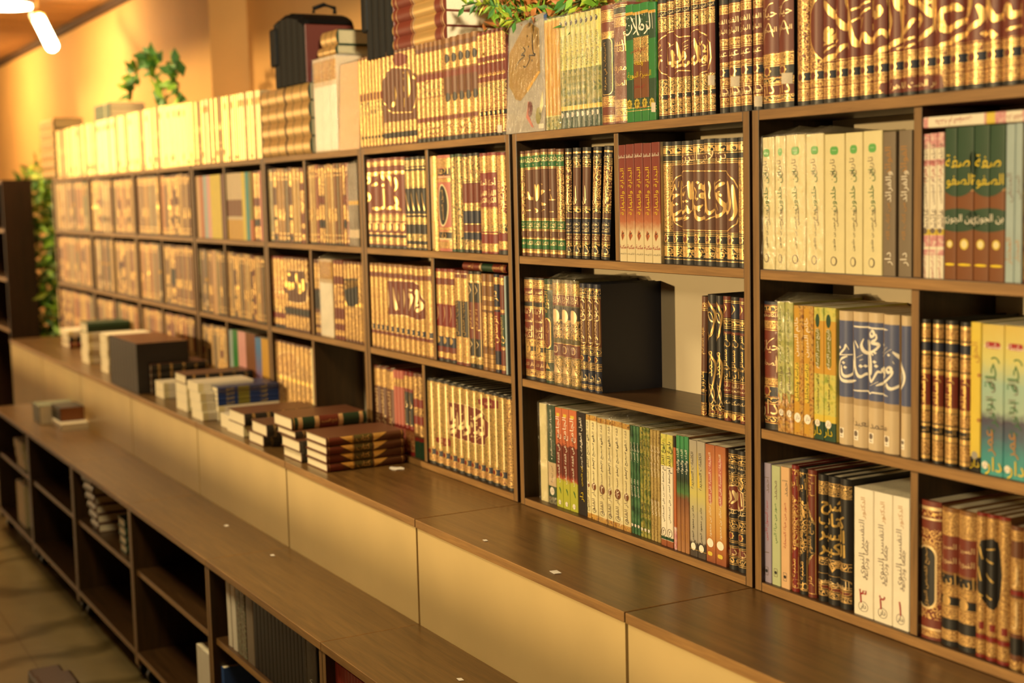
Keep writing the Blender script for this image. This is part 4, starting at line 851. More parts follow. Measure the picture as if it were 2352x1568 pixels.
A_TAB += pens((1015, 915), 13.63, """200,220 180,500 190,750 260,880 370,840 420,760 380,690 350,740;300,250 310,500 300,700;450,900 520,850;490,920 380,1010 240,1070;500,420 510,700 530,900 720,890 730,760 660,720 560,850;740,160 750,500 770,800 830,950 820,1060 620,1150;
860,900 930,780 970,900;1000,1070 1100,1070 1160,1010 1200,1100 1280,1090 1300,900 1250,650;990,640 1190,540 1250,500;*440,320,40 460,570,36 240,970,44 700,1030,38 930,560,34 940,640,34 890,1190,38 950,1180,38 1210,910,36;~580,500 700,420;~1010,1200 1120,1160;~1060,1290 1230,1210;~380,1100 500,1020;~1030,760 1120,770 1040,850""", 52, 'gp', thin=.55)
A_TAB += panel((840, 820), 4.753, [(1230, 460), (1290, 440), (1430, 480), (1440, 560), (1310, 560), (1240, 510)], 'rd')
A_TAB += panel((840, 820), 4.753, [(770, 870), (900, 890), (935, 910), (935, 975), (860, 970), (770, 915)], 'rd')
q = hit(1121, 927, 1, .0095); A_TAB += [(P, 'gp', 2) for P in text('المختصر', q.x, q.z, .02, 0, .05)]
q = hit(1018, 1014, 1, .0095); A_TAB += [(P, 'gp', 2) for P in text('دار الفكر', q.x, q.z, .02, 0, .05)]
A_RAWD = pens((1425, 10), 5.6, """410,90 425,310;375,100 385,200 390,290 370,310 345,270;340,250 350,330 310,380;245,90 255,220 250,310 300,320 310,280 280,260 250,320;210,100 215,250 225,350 250,400;140,160 190,280 215,330 170,390;225,390 250,395;150,260 150,330 110,390 70,380 75,300 90,240;
*120,275,9 95,330,8 110,180,8 175,130,7 290,130,8 345,225,8;~80,160 100,200;~180,180 195,190;~320,100 325,150;~285,180 290,200;~355,220 365,240""", 13, 'inkw', thin=.6)
for s, x, y, sz, ml, m in (('للإمام السهيلي', 1467, 116, .018, .055, 'inkr'), ('ومعه', 1469, 146, .016, .03, 'inky'), ('السيرة النبوية', 1470, 172, .03, .085, 'inky'), ('لابن هشام', 1470, 199, .018, .038, 'inkr'), ('المكتبة العصرية', 1474, 247, .012, .042, 'inkr')):
    q = hit(x, y, 1, .0095); A_RAWD += [(P, m, 2) for P in text(s, q.x, q.z, sz, 0, ml)]
A_SAFWA = []
for i in (0, 1):
    dx = i*70.0
    def sq(x, y):
        p = hit(2080+(x+dx*3.335)/3.335, 230+y/3.335, 1, .0095); return (p.x, p.z)
    a = sq(405, 530); b = sq(290, 530); c = sq(405, 320)
    A_SAFWA += [(ell(a[0], a[1], .044, abs(c[1]-a[1]), 32), 'pdgn', 0)]
    for s, x, y, sz, ml, m in (('صفة', 405, 465, .05, .05, 'inky'), ('الصفوة', 400, 620, .05, .062, 'inky')):
        p = sq(x, y); A_SAFWA += [(P, m, 2) for P in text(s, p[0], p[1], sz, 0, ml)]
    p = sq(405, 918); A_SAFWA += [(ell(p[0], p[1], .05, .018, 28), 'pdgn', 0)] + [(P, 'inkw', 2) for P in text('ابن الجوزي', p[0], p[1], .03, 0, .066)]
A_SHARH = []
for s, x, y, ml in (('شرح', 1910, 1167, .075), ('كتاب', 1911, 1198, .078), ('السير', 1912, 1230, .08), ('الكبير', 1913, 1263, .08)):
    q = hit(x, y, 1, .0095); A_SHARH += [(P, 'gy', 2) for dx, dz in ((0, 0), (.0009, .0005), (-.0009, -.0005), (0, .0012)) for P in text(s, q.x+dx, q.z+dz, .2, 0, ml, .029)]
q = hit(1913, 1340, 1, .0095)
A_SHARH += [(P, 'gd', 1) for P in ring(rrect(q.x-.045, q.z-.014, q.x+.045, q.z+.014, .01), .002)] + [(P, 'gp', 2) for P in text('السرخسي', q.x, q.z, .04, 0, .08)]
A_SHARH += [([(q.x, q.z+.02), (q.x-.012, q.z+.036), (q.x-.004, q.z+.034), (q.x+.001, q.z+.026)], 'gd', 1), ([(q.x, q.z+.02), (q.x+.001, q.z+.026), (q.x+.006, q.z+.034), (q.x+.013, q.z+.035)], 'gd', 1)]
A_MED = panel((820, 60), 5.808, [(310, 830), (350, 700), (400, 600), (470, 545), (700, 560), (770, 700), (780, 900), (770, 1080), (720, 1150), (450, 1160), (380, 1060), (320, 930)], 'bn', outline='gd')
A_MED += panel((820, 60), 5.808, [(465, 440), (500, 370), (560, 350), (620, 370), (690, 400), (640, 500), (560, 540), (480, 510)], 'mr')
A_MED += pens((820, 60), 5.808, "550,620 560,720;675,590 690,800 690,950;560,820 570,920;630,800 635,870;465,1080 520,960 500,800;390,960 390,1020;640,1080 640,960;*620,620,18 620,700,18 760,690,18", 26, 'gy')
A_OVAL12 = panel((830, 580), 5.228, [(240, 700), (240, 420), (290, 330), (640, 345), (690, 400), (750, 600), (760, 800), (690, 815), (520, 760), (300, 745)], 'mr', outline='gp')
A_OVAL12 += pens((830, 580), 5.228, "315,400 330,650 260,660;380,410 400,560 420,690;430,440 450,560 430,620;500,430 520,560 510,680;580,430 560,500 600,540 580,700;650,460 670,520 640,700;690,560 730,660 660,700;*450,680,16 590,450,16 665,630,18 700,735,14", 22, 'gp')
A_SCROLL = pens((820, 330), 5.808, "110,430 160,480 120,560;130,800 160,720 120,620;190,430 280,400 260,520 200,560;320,420 360,520 330,560;380,410 430,470 440,580;500,450 520,560 500,640;500,700 530,800 500,830;210,860 290,870 350,850;400,870 470,850 600,880;340,600 350,850", 15, 'gy')
A_RED3 = pens((840, 820), 4.753, "110,300 130,420;120,480 150,620", 14, 'bk')

# ------------------------------------------------------------------ the shelves, run by run
def star_nums(L, v, ru=.62, m='gd', inner='mr', sz=.016, u=-.1):
    return dict(t=L, v=v, ru=ru, m=m, inner=inner, sz=sz, u=u)
# on top, from the hexagon book rightwards
S('T', even(1249.5, 1284, 4), 47, 'creamw', 'thin cream wrapped books beside the grey hexagon cover', wrap=True, group='thin cream wrapped books')
S('T', even(1284, 1377, 8), 40, 'greenw', 'yellow-green shrink-wrapped books with numbered tops on the case', wrap=True, group='yellow-green wrapped volumes')
S('T', edges(1376.5, 1405), 15, 'asad1', 'maroon book with black gilt-framed label beside green set on top')
S('T', edges(1405, 1436.5), 9, 'asad2', 'maroon wrapped book with stacked gold title on top of case', wrap=True)
S('T', edges(1437.5, 1454), 12, 'rawd', 'green volume with white calligraphy, left end of its set of four', art=A_RAWD, nums=star_nums(['٤'], .155, .8, 'pylw', 'pylw'))
S('T', edges(1454, 1472, 1489), 11, 'rawdmid', 'green volumes with brown centre panel and white calligraphy', art=A_RAWD, nums=star_nums(['٣', '٢'], .155, .8, 'pylw', 'pylw'))
S('T', edges(1489, 1505), 6, 'rawd', 'green volume with white calligraphy, right end of its set of four', art=A_RAWD, nums=star_nums(['١'], .155, .8, 'pylw', 'pylw'), stickers={0: .11})
S('T', [(1506, 1526), (1528, 1544), (1544.3, 1561), (1561.3, 1579.5), (1582.5, 1600), (1600.3, 1619), (1619.3, 1637)], -2, 'bidaya', 'black volumes sharing a maroon calligraphy medallion on top', art=A_BID, nums=star_nums(['٧', '٦', '٥', '٤', '٣', '٢', '١'], .182, .6), group='black and maroon medallion volumes', stickers={6: .27})
S('T', [(1647, 1667), (1668, 1694), (1695, 1720), (1724, 1745.5)], -18, 'redblk', 'red and black banded gilt volumes above the case joint', group='red and black banded volumes', stickers={1: .25, 3: .07})
S('T', edges(1746, 1782, 1816.5), -20, 'hayat', 'broad maroon gilt volumes with large stacked gold title on top', stickers={1: .24})
S('T', [(1825, 1853), (1853.5, 1884)], -34, 'dualend', 'volumes with full gilt border, left end of the giant-lettered set', art=A_AAL, nums=star_nums(['', ''], .235, .7))
S('T', [(1884.5, 1913), (1913.3, 1940), (1940.3, 1968), (1968.3, 1999), (1999.3, 2032), (2035, 2067), (2067.3, 2101), (2103, 2141), (2141.3, 2175), (2175.3, 2212), (2212.3, 2257), (2257.3, 2296), (2296.3, 2338), (2338.3, 2376)], -40, 'dualgold', 'maroon volumes crossed by giant gold calligraphy on top', art=A_AAL, nums=star_nums(['']*14, .235, .62), group='maroon volumes with giant gold calligraphy')
# dark-book case, upper shelf
S('1', [(1193.5, 1203)], 347, 'fathend', 'green and brown gilt book against the left upright, narrowest of its set')
S('1', [(1203.3, 1219.5), (1220, 1237), (1239, 1254.5), (1256.5, 1273)], 346, 'fath', 'green and brown gilt volumes sharing gold lettering', art=pens((1185, 340), 6.03, "270,500 280,600 290,730;300,500 300,680 285,730;170,600 190,690 240,700;330,600 390,600 340,660 350,760 410,780;440,715 530,715;490,640 500,700;120,700 180,680;90,870 200,860;~270,830 300,870 280,890;~340,880 400,850;~440,880 520,880;~340,480 370,500;*480,580,14 370,500,10", 19, 'gd'), group='green and brown gilt volumes')
S('1', [(1274.5, 1291)], 342, 'fathend', 'green and brown gilt book next to the leaning black volumes')
S('1', [(1294, 1307)], 341, 'mughniend', 'leaning black gilt book, leftmost and most upright of five', lean=1.2)
S('1', [(1309, 1326)], 340, 'mughni', 'leaning black gilt book, second of five beside the green-banded set', lean=2.0)
S('1', [(1329, 1347)], 339, 'mughni', 'leaning black gilt book, middle of the five', lean=2.8)
S('1', [(1351, 1369)], 338, 'mughniend', 'leaning black gilt book, fourth of five', lean=3.8)
S('1', [(1373, 1392)], 337, 'mughniend', 'leaning black gilt book, tilted furthest, next to bare upright', lean=4.9)
S('1', edges(1421.5, 1438, 1457.5, 1477.5, 1497, 1516.5), 333, 'red5', 'red-to-cream paperbacks with vertical yellow title', ys=.003, group='red to cream paperbacks')
S('1', [(1518.5, 1539)], 326, 'kamilend', 'black gilt volume, left border of the great medallion set', art=A_KAMIL, nums=star_nums(['٨'], .21))
S('1', [(1539.3, 1560)], 325, 'kamil', 'black gilt volume numbered seven in the great medallion set', art=A_KAMIL, nums=star_nums(['٧'], .21))
S('1', [(1560.5, 1586), (1586.3, 1611.5), (1611.8, 1636), (1636.3, 1662)], 324, 'kamilmid', 'black gilt volumes at the heart of the great medallion', art=A_KAMIL, nums=star_nums(['٦', '٥', '٤', '٣'], .21), group='centre volumes of the great medallion set')
S('1', [(1662.5, 1689)], 317, 'kamil', 'black gilt volume numbered two in the great medallion set', art=A_KAMIL, nums=star_nums(['٢'], .21))
S('1', [(1691, 1711)], 315, 'kamilend', 'black gilt volume, right border of the great medallion set', art=A_KAMIL, nums=star_nums(['١'], .21))
# middle shelf
S('2', edges(1200.5, 1223.5, 1246), 636, 'brown2', 'brown gilt volumes at the left end above the foot shelf')
S('2', edges(1247, 1265), 640, 'green1', 'dark green book with red capsule label among brown gilt ones')
S('2', edges(1265.5, 1286, 1306, 1326), 641, 'wrap3', 'shrink-wrapped olive gilt volumes left of the large dark cover', wrap=True)
S('2', edges(1328, 1344.5), 650, 'dark3', 'navy gilt book nearest the wrapped olive volumes')
S('2', edges(1345, 1360), 651, 'dark3', 'navy gilt book, middle of three beside the wrapped olive ones')
S('2', edges(1360.3, 1375.5), 652, 'dark3', 'navy gilt book whose plain dark front cover shows')
S('2', [(1604.5, 1617.5)], 679, 'lean1', 'thin brown and black book leaning beside the empty shelf space', lean=1.9)
S('2', edges(1621, 1641.5), 675, 'arab2', 'black book with broad gold arabesque bands, the wider of two', ys=.004)
S('2', edges(1641.8, 1657), 678, 'arab2', 'black book with gold arabesque bands, the narrower of two', ys=.004)
S('2', edges(1657.6, 1674), 679, 'sharh3r', 'red-headed black gilt book left in the trio by right upright', ys=.004)
S('2', edges(1674.4, 1694.5), 681, 'sharh3n', 'navy-headed black gilt book between two red-headed ones', ys=.004)
S('2', edges(1694.8, 1710.5), 683, 'sharh3r', 'red-headed black gilt book touching the right upright', ys=.004)
# foot shelf
S('3', [(1240, 1257)], 925, 'foreedge', 'wrapped book turned page edges outward at the shelf corner', wrap=True, ys=.02)
S('3', [(1258, 1276)], 928, 'iqtida', 'wrapped dark green book with white vertical title at shelf start', wrap=True, ys=.02)
S('3', edges(1276.3, 1291.5, 1307.5, 1325.5), 934, 'jami', 'orange, maroon and lime paperbacks', ys=.018)
S('3', [(1326, 1346)], 945, 'navy1', 'charcoal book with white and yellow vertical lettering', ys=.016)
S('3', [(1346.5, 1355.5), (1356, 1371.5)], 951, 'cream6', 'unwrapped cream volumes with brown number discs', ys=.014)
S('3', [(1372.5, 1392.6), (1393.6, 1407), (1407.3, 1429.6), (1430, 1447)], 958, 'cream6', 'shrink-wrapped cream volumes with brown number discs', wrap=True, ys=.012)
S('3', edges(1447.3, 1454.5, 1461.8, 1469), 976, 'green3', 'slim green paperbacks with white vertical titles', ys=.014)
S('3', edges(1469.3, 1477, 1485, 1493), 979, 'patt3', 'slim mottled green paperbacks', ys=.014)
S('3', edges(1493.3, 1501, 1508.5, 1516), 985, 'beige3', 'slim beige arabesque paperbacks', ys=.014)
S('3', edges(1516.3, 1529.5, 1544.5), 994, 'bulugh', 'yellow-topped white books with bold black vertical title', lean=.6)
S('3', [(1546.5, 1553)], 1000, 'strip', 'thin orange pamphlet beside the green dripping paperbacks')
S('3', edges(1553.3, 1562.5, 1572, 1582), 998, 'drip3', 'green-dripping-over-brown paperbacks')
S('3', edges(1583, 1601, 1620), 1008, 'kalimat', 'grey and yellow paperbacks with vertical black title')
S('3', edges(1620.4, 1642.5, 1667), 1018, 'orange2', 'orange paperbacks with white vertical title')
S('3', edges(1668, 1689, 1711), 1029, 'imama', 'black gilt volumes sharing a maroon medallion at shelf end', art=panel((1470, 960), 4.236, [(845, 700), (870, 650), (920, 650), (1005, 730), (1010, 890), (960, 910), (860, 880), (842, 800)], 'mr', outline='gp') + pens((1470, 960), 4.236, "985,730 995,860;930,720 960,860 980,880;965,730 945,880;905,700 925,790 890,830;880,700 890,790 860,820;~850,740 880,730;*870,780,9 880,850,8", 16, 'gp'))
# right-hand case
S('1', [(1743.5, 1779.5), (1780, 1805), (1805.5, 1850), (1851, 1892.5)], 316, 'khaldun', 'shrink-wrapped cream volumes with green tags', wrap=True, group='wrapped cream volumes')
S('1', [(1893.5, 1940), (1941, 1981), (1982, 2026)], 309, 'khaldun', 'unwrapped cream volumes with green tags', group='unwrapped cream volumes')
S('1', [(2027, 2057), (2063, 2094)], 303, 'bgrey', 'grey-brown books with ochre vertical lettering by divider')
S('1', edges(2115.4, 2134.4, 2151.5, 2167.5), 308, 'pink3', 'pink and white petal paperbacks standing by the divider')
S('1', edges(2169, 2197, 2236, 2272, 2308), 294, 'safwa', 'brown and green volumes with yellow calligraphy roundels', art=A_SAFWA)
S('1', edges(2308.5, 2330, 2347.5), 285, 'lblue', 'plain pale blue books right of the green roundel set')
S('1', [(2348, 2372)], 283, 'edgegold', 'red gilt book cut by the right picture edge, upper shelf')
S('2', [(1746, 1784.5)], 690, 'hayat1', 'maroon gilt book with stacked gold title, first in right-hand case')
S('2', edges(1785, 1803, 1822), 692, 'lgreen2', 'pale green books with brown feet', wrap=True)
S('2', edges(1822.4, 1845, 1868), 700, 'mosa2', 'brown mosaic books with yellow label strips')
S('2', edges(1868.6, 1892, 1919.5), 704, 'num2', 'yellow-green books with number ovals and dark green feet')
S('2', [(1920.6, 1952.3), (1953, 1987), (1987.6, 2022), (2023, 2058.6), (2064, 2089)], 712, 'arwiqa', 'sand volumes with blue field and white calligraphy', art=A_ARW, group='sand and blue calligraphy volumes')
S('2', [(2108, 2131), (2136, 2161), (2164, 2193), (2199, 2225)], 731, 'blkgold', 'black books with gold blocks and red panel', group='black books with gold blocks')
S('2', [(2227.6, 2252)], 738, 'ylwblk', 'yellow book with black foot beside the teal volumes')
S('2', edges(2253, 2305, 2357), 742, 'teal2', 'wide yellow-to-teal volumes at the picture edge')
S('3', [(1751, 1771)], 1060, 'lilac', 'lilac paperback with pink vertical title at shelf start')
S('3', [(1772, 1792)], 1067, 'minty', 'mint green paperback between lilac and peach ones')
S('3', [(1793, 1813.5)], 1070, 'peach', 'peach paperback with red vertical title')
S('3', [(1814.6, 1831)], 1066, 'gilrg', 'slim red gilt-framed book beside the peach paperback')
S('3', [(1831.5, 1850.5)], 1073, 'gilkg', 'slim black gilt-framed book between red and maroon ones')
S('3', [(1851, 1870.6)], 1076, 'gilm', 'slim maroon gilt-framed book with black lozenge panel')
S('3', [(1874, 1895.5), (1895.8, 1923), (1923.3, 1950)], 1086, 'sharhk', 'black volumes with four bold gold title lines', art=A_SHARH, nums=dict(t=['3', '2', '1'], v=.12, ru=0, m='gd', inner='gd', sz=.02, u=0))
S('3', [(1961, 2006), (2006.5, 2049.6), (2050, 2088.5)], 1116, 'tafsir', 'thick white paperbacks with red numerals', nums=dict(t=['٣', '٢', '١'], v=.155, ru=0, m='inkr', inner='inkr', sz=.035, u=-.05, rot=0))
S('3', [(2105, 2155)], 1143, 'ornred', 'thick red ornate book with black cartouche right of divider')
S('3', [(2156, 2194), (2194.4, 2236)], 1160, 'tan2', 'brown gilt books with gold banner titles beside black cartouche book')
S('3', edges(2237.6, 2259.6, 2285.6, 2314), 1173, 'tan3', 'gold books crossed by a black oval, lower right', art=panel((2095, 1130), 3.646, [(560, 480), (580, 400), (680, 390), (740, 480), (760, 700), (740, 900), (680, 990), (600, 930), (550, 800)], 'bk') + pens((2095, 1130), 3.646, "570,450 590,560;560,620 580,740;620,480 690,480;620,560 680,600;620,680 680,760;560,840 590,870;620,860 670,900", 26, 'gy'))
S('3', edges(2314.5, 2342, 2376), 1204, 'tan2b', 'brown gilt books at lower right picture edge')
# gilt case, middle of the wall
S('T', even(822.6, 876, 7), 133, 'yg', 'yellow-gold volumes beside the peach face-out book', group='yellow-gold volumes')
S('T', even(876, 953, 8), 117, 'med', 'brown-gold volumes with dark round medallion', art=A_MED, group='medallion volumes on the gilt case')
S('T', even(953, 1015, 6), 100, 'fur', 'furrowed gold volumes under the big red stack', group='furrowed gold volumes')
S('T', even(1015, 1094, 5), 88, 'fur2', 'gold and brown volumes with black roundels', group='gold and brown volumes')
S('T', even(1094, 1157.5, 6), 76, 'hadi', 'red-banded gold volumes left of the grey hexagon cover', group='red-banded gold volumes', stickers={4: .06})
S('1', even(833, 927, 6), 367, 'scroll6', 'maroon volumes with gold scroll frame', art=A_SCROLL, group='maroon scroll-frame volumes')
S('1', even(927.6, 976, 4), 362, 'bkg4', 'black and gold volumes beside the scroll-frame set', group='black and gold slim volumes')
S('1', [(984, 1001)], 359, 'roll', 'rounded gold book right of the divider')
S('1', [(1001.6, 1031)], 357, 'oval1', 'pink-brown book with black oval title label')
S('1', edges(1031.8, 1044, 1058.5), 355, 'thin2', 'slim green-gold books with red covers after oval label book')
S('1', even(1059, 1098.5, 3), 354, 'mix3', 'dark banded gilt books with red and navy blocks')
S('1', edges(1099, 1116, 1137), 352, 'rgold2', 'red and gold books with stacked titles near the upright')
S('1', [(1138, 1158)], 350, 'rgold1', 'red and gold book touching the right upright, gilt case')
S('2', even(847, 888, 4), 603, 'oval12', 'gold volumes left of the maroon cartouche', group='gold volumes left of the cartouche')
S('2', even(888, 972, 7), 606, 'oval12', 'gold volumes carrying the maroon calligraphy cartouche', art=A_OVAL12, group='cartouche volumes')
S('2', [(972, 989)], 611, 'oval12', 'plain gold volume at the divider, right of the maroon cartouche')
S('2', even(998, 1042, 3), 616, 'brb3', 'brown and red gilt volumes with navy bands')
S('2', edges(1042, 1057, 1073), 620, 'drk2', 'pale-framed dark gilt books with maroon feet')
S('2', edges(1074, 1087, 1102.6), 622, 'gb2', 'black books outlined with pale hexagon frames')
S('2', edges(1103.5, 1117, 1131), 628, 'tanl2', 'golden tan books with fine black lines')
S('2', [(1132, 1144.6)], 629, 'blred', 'navy and red gilt book near the right upright')
S('2', [(1145.6, 1158)], 631, 'redgn', 'red and green gilt book near the right upright')
S('2', [(1159, 1164)], 634, 'tealthin', 'thin pale blue pamphlet against the right upright')
S('3', even(858, 885, 2), 838, 'brr', 'brown books with black calligraphy labels behind the ledge stack')
S('3', [(885, 903)], 845, 'brr', 'brown book with red upper and black lower label')
S('3', even(903, 926, 3), 848, 'red3', 'plain coral red slim books')
S('3', even(926, 947, 2), 852, 'bw2', 'red books with black calligraphy blocks')
S('3', even(947, 968.5, 2), 856, 'tail2', 'brown books with green feet by the divider')
S('3', even(978, 1158, 11), 866, 'tabari', 'gold volumes carrying a maroon calligraphy plaque', art=A_TAB, group='gold plaque volumes', nums=star_nums(['']*11, .143, .5, 'gd', 'rd'))
S('3', [(1158.5, 1174.5)], 908, 'tabariend', 'gold framed volume, right end of the plaque set')
# farther cases
def far(row, a, b, n, top, sty, desc, **kw):
    S(row, even(a, b, n), top, sty, desc, **kw)
def mixed(row, a, b, n, top0, top1, keys, seed):
    r = random.Random(seed); x = a; w = (b-a)/n
    for i in range(n):
        k = r.choice(keys) if r.random() < .25 else r.choice(FARK)
        far(row, x, x+w, 1, top0+(top1-top0)*(x-a)/(b-a)+r.uniform(-1.5, 1.5), k, 'far spines'); x += w
def topmix(a, b, n, t0, t1, seed):
    r = random.Random(seed); w = (b-a)/n
    for i in range(n): far('T', a+w*i, a+w*(i+1), 1, t0+(t1-t0)*i/n+r.uniform(-1, 1), r.choice(TOPK), 'far spines')
mixed('1', 607, 695.6, 10, 389, 384, ['ft7', 'ft1'], 40)
mixed('1', 702, 799.6, 14, 381, 375, ['ft5', 'fy2', 'ft2'], 41); far('1', 800, 822.6, 3, 376, 'ft4', 'wrapped spines', wrap=True)
far('2', 618, 650.5, 4, 588, 'rgold1', 'red gilt spines'); far('2', 650.5, 706, 7, 590, 'ft5', 'brown gilt spines', art=panel((600, 560), 6.535, [(370, 390), (640, 400), (690, 600), (690, 870), (560, 900), (400, 860), (380, 700)], 'bn', outline='gp') + pens((600, 560), 6.535, "370,430 440,470;530,430 550,600 590,700;360,600 460,640 500,560;600,560 640,640 560,720;380,680 480,650", 34, 'gy'))
far('2', 721, 734.6, 2, 595, 'ft2', 'brown spines'); far('2', 735, 764.5, 1, 594, 'pwrap', 'white wrapped spine', wrap=True); far('2', 765, 787, 3, 597, 'ft7', 'red-brown spines'); far('2', 788, 836, 6, 600, 'fy2', 'gold spines with dark cartouche', art=panel((600, 560), 6.535, [(1165, 520), (1445, 520), (1460, 650), (1450, 900), (1360, 950), (1280, 920), (1250, 700), (1165, 640)], 'bk') + panel((600, 560), 6.535, [(1190, 545), (1430, 545), (1440, 640), (1270, 680), (1190, 630)], 'fbn'))
far('3', 624, 716, 9, 778, 'fy2', 'gold spines', art=panel((320, 720), 4.237, [(1330, 420), (1380, 370), (1500, 380), (1540, 440), (1530, 560), (1450, 620), (1340, 580), (1300, 500)], 'fmr', outline='gp')); far('3', 716.5, 721, 1, 800, 'xcrm', 'far spines')
topmix(472, 597, 24, 228, 206, 30)
E_ROW = [('xpch', 1), ('xorg', 1), ('xsky', 1), ('xpnk', 1), ('xylw', 3), ('xwine', 1), ('tanband', 5), ('xylw', 1), ('xteal', 1), ('orgrn', 1), ('ft5', 2), ('xfadedr', 1)]
_x = 452.0; _w = (604-452.0)/19
for k, n in E_ROW:
    far('1', _x, _x+_w*n, n, 405-(_x-452)*.09, k, 'far spines'); _x += _w*n
KT = ['ft1', 'ft2', 'ft3', 'ft4', 'ft5', 'ft7', 'fy2', 'ft6']
mixed('2', 455, 514, 11, 572, 579, ['ft3', 'xylw', 'xtan', 'ft4', 'xpch', 'xbrn'], 1); mixed('2', 520, 607, 16, 578, 590, KT, 2)
mixed('3', 462, 518, 8, 742, 752, ['ft2', 'ft7', 'ft5'], 3)
far('3', 525, 536, 2, 756, 'xsky', 'far spines'); far('3', 536, 548, 2, 757, 'xgrn', 'far spines'); far('3', 548, 566, 2, 760, 'xpnk', 'far spines'); far('3', 566, 588, 4, 764, 'xbrn', 'far spines'); far('3', 588, 602, 1, 774, 'rainb', 'far spines'); far('3', 602, 618, 2, 777, 'xgold2', 'far spines')
topmix(130, 319, 50, 292, 252, 31); topmix(320, 470, 33, 251, 230, 32)
mixed('1', 311, 362, 11, 405, 403, ['fy2', 'ft5', 'ft1'], 4); mixed('1', 369, 434, 13, 403, 398, ['fy2', 'ft1', 'ft4', 'ft5'], 5)
mixed('2', 317, 370, 11, 556, 560, KT, 6); mixed('2', 376, 442, 13, 562, 567, ['ft5', 'ft2', 'ft1'], 7); mixed('3', 326, 372, 9, 706, 714, ['ft3', 'xsand', 'ft2'], 8); mixed('3', 379, 446, 12, 718, 730, ['ft2', 'ft5', 'ft7'], 9)
mixed('1', 207, 254, 12, 412, 411, ['ft1', 'ft3', 'ft5', 'fy2'], 10); mixed('1', 257, 303, 12, 411, 408, ['ft1', 'ft5', 'ft2', 'ft4'], 11)
mixed('2', 211, 258, 12, 546, 550, KT, 12); mixed('2', 262, 310, 12, 552, 556, KT, 13); mixed('3', 214, 262, 11, 682, 692, KT, 14); mixed('3', 266, 315, 11, 693, 704, KT, 15)
mixed('1', 120, 200, 24, 418, 415, ['ft3', 'ft4', 'xsand', 'ft6'], 16); mixed('2', 128, 206, 22, 542, 546, ['ft3', 'ft4', 'ft6', 'ft1'], 17); mixed('3', 133, 210, 20, 660, 680, ['ft2', 'ft7', 'ft5'], 18)
# ------------------------------------------------------------------ the room
ZC = 1.99; YW = 0.5; XCOR = hit(485, 150, 1, YW).x; YREC = hit(572, 150, 0, XCOR).y
plain('wall', 'ochre wall plaster', 'd9a862', rough=0.75, scale=3, var=0.05, bump=0.1)
plain('ceil', 'ceiling board', 'b98a52', rough=0.7, scale=4, var=0.08)
plain('dkslat', 'dark ceiling gap', '4a3018', rough=0.8)
def floor_mat():
    m, nt, b = newmat('floor', 'veined marble floor')
    tc = N(nt, 'ShaderNodeTexCoord'); nz = N(nt, 'ShaderNodeTexNoise'); nz.inputs['Scale'].default_value = 1.6; nz.inputs['Detail'].default_value = 8; nz.inputs['Distortion'].default_value = 1.6
    nt.links.new(tc.outputs['Object'], nz.inputs['Vector'])
    w = N(nt, 'ShaderNodeTexWave'); w.inputs['Scale'].default_value = 0.7; w.inputs['Distortion'].default_value = 14; w.inputs['Detail'].default_value = 4; w.inputs['Detail Scale'].default_value = 1.2
    nt.links.new(tc.outputs['Object'], w.inputs['Vector'])
    r = ramp(nt, nz.outputs['Fac'], [(0.3, lin('6b5d40')[:3]), (0.7, lin('86764f')[:3])])
    v = ramp(nt, w.outputs['Fac'], [(0.0, lin('918c6a')[:3]), (0.3, (1, 1, 1)), (1.0, (1, 1, 1))])
    mx = N(nt, 'ShaderNodeMix', data_type='RGBA', blend_type='MULTIPLY'); mx.inputs[0].default_value = 0.7
    nt.links.new(r.outputs[0], mx.inputs[6]); nt.links.new(v.outputs[0], mx.inputs[7])
    br = N(nt, 'ShaderNodeTexBrick'); br.inputs['Scale'].default_value = 1.0; br.inputs['Brick Width'].default_value = 0.8; br.inputs['Row Height'].default_value = 0.8; br.inputs['Mortar Size'].default_value = 0.003; br.offset = 0
    br.inputs['Color1'].default_value = br.inputs['Color2'].default_value = (1, 1, 1, 1); br.inputs['Mortar'].default_value = (0.45, 0.4, 0.3, 1)
    nt.links.new(tc.outputs['Object'], br.inputs['Vector'])
    m2 = N(nt, 'ShaderNodeMix', data_type='RGBA', blend_type='MULTIPLY'); m2.inputs[0].default_value = 0.8
    nt.links.new(mx.outputs[2], m2.inputs[6]); nt.links.new(br.outputs['Color'], m2.inputs[7]); nt.links.new(m2.outputs[2], b.inputs['Base Color'])
    b.inputs['Roughness'].default_value = 0.28
floor_mat()
struct(box('floor', (-13, -6.5, ZF-.1), (4.5, 1.4, ZF), 'floor'))
cm = MB(); cm.box((-13, -6.5, ZC), (4.5, 1.4, ZC+.1), 'dkslat')
for i in range(46):
    x = -12.9+i*.38
    cm.box((x, -6.5, ZC-.03), (x+.345, 1.35, ZC), 'ceil')
struct(cm.build('ceiling'))
WY0, WY1, WZ0, WZ1 = -6.3, -1.9, -.25, 1.8
wl = MB(); wl.box((-13, -6.5, ZF), (-12.9, YW, WZ0), 'wall'); wl.box((-13, -6.5, WZ1), (-12.9, YW, ZC), 'wall'); wl.box((-13, -6.5, WZ0), (-12.9, WY0, WZ1), 'wall'); wl.box((-13, WY1, WZ0), (-12.9, YW, WZ1), 'wall')
struct(wl.build('wall_left'))
emit('paneglow', 'added glowing pane', (1.0, 0.72, 0.36), 3.2)  # unseen glowing pane, added so gilt spines catch vertical highlights
wn = struct(box('added_glow_pane', (-12.97, WY0, WZ0), (-12.95, WY1, WZ1), 'paneglow')); fr = MB()
for y in (WY0, WY0+1.45, WY0+2.9, WY1-.05): fr.box((-12.949, y, WZ0), (-12.91, y+.05, WZ1), 'wdk')
for z in (WZ0, WZ1-.05): fr.box((-12.949, WY0, z), (-12.912, WY1, z+.05), 'wdk')
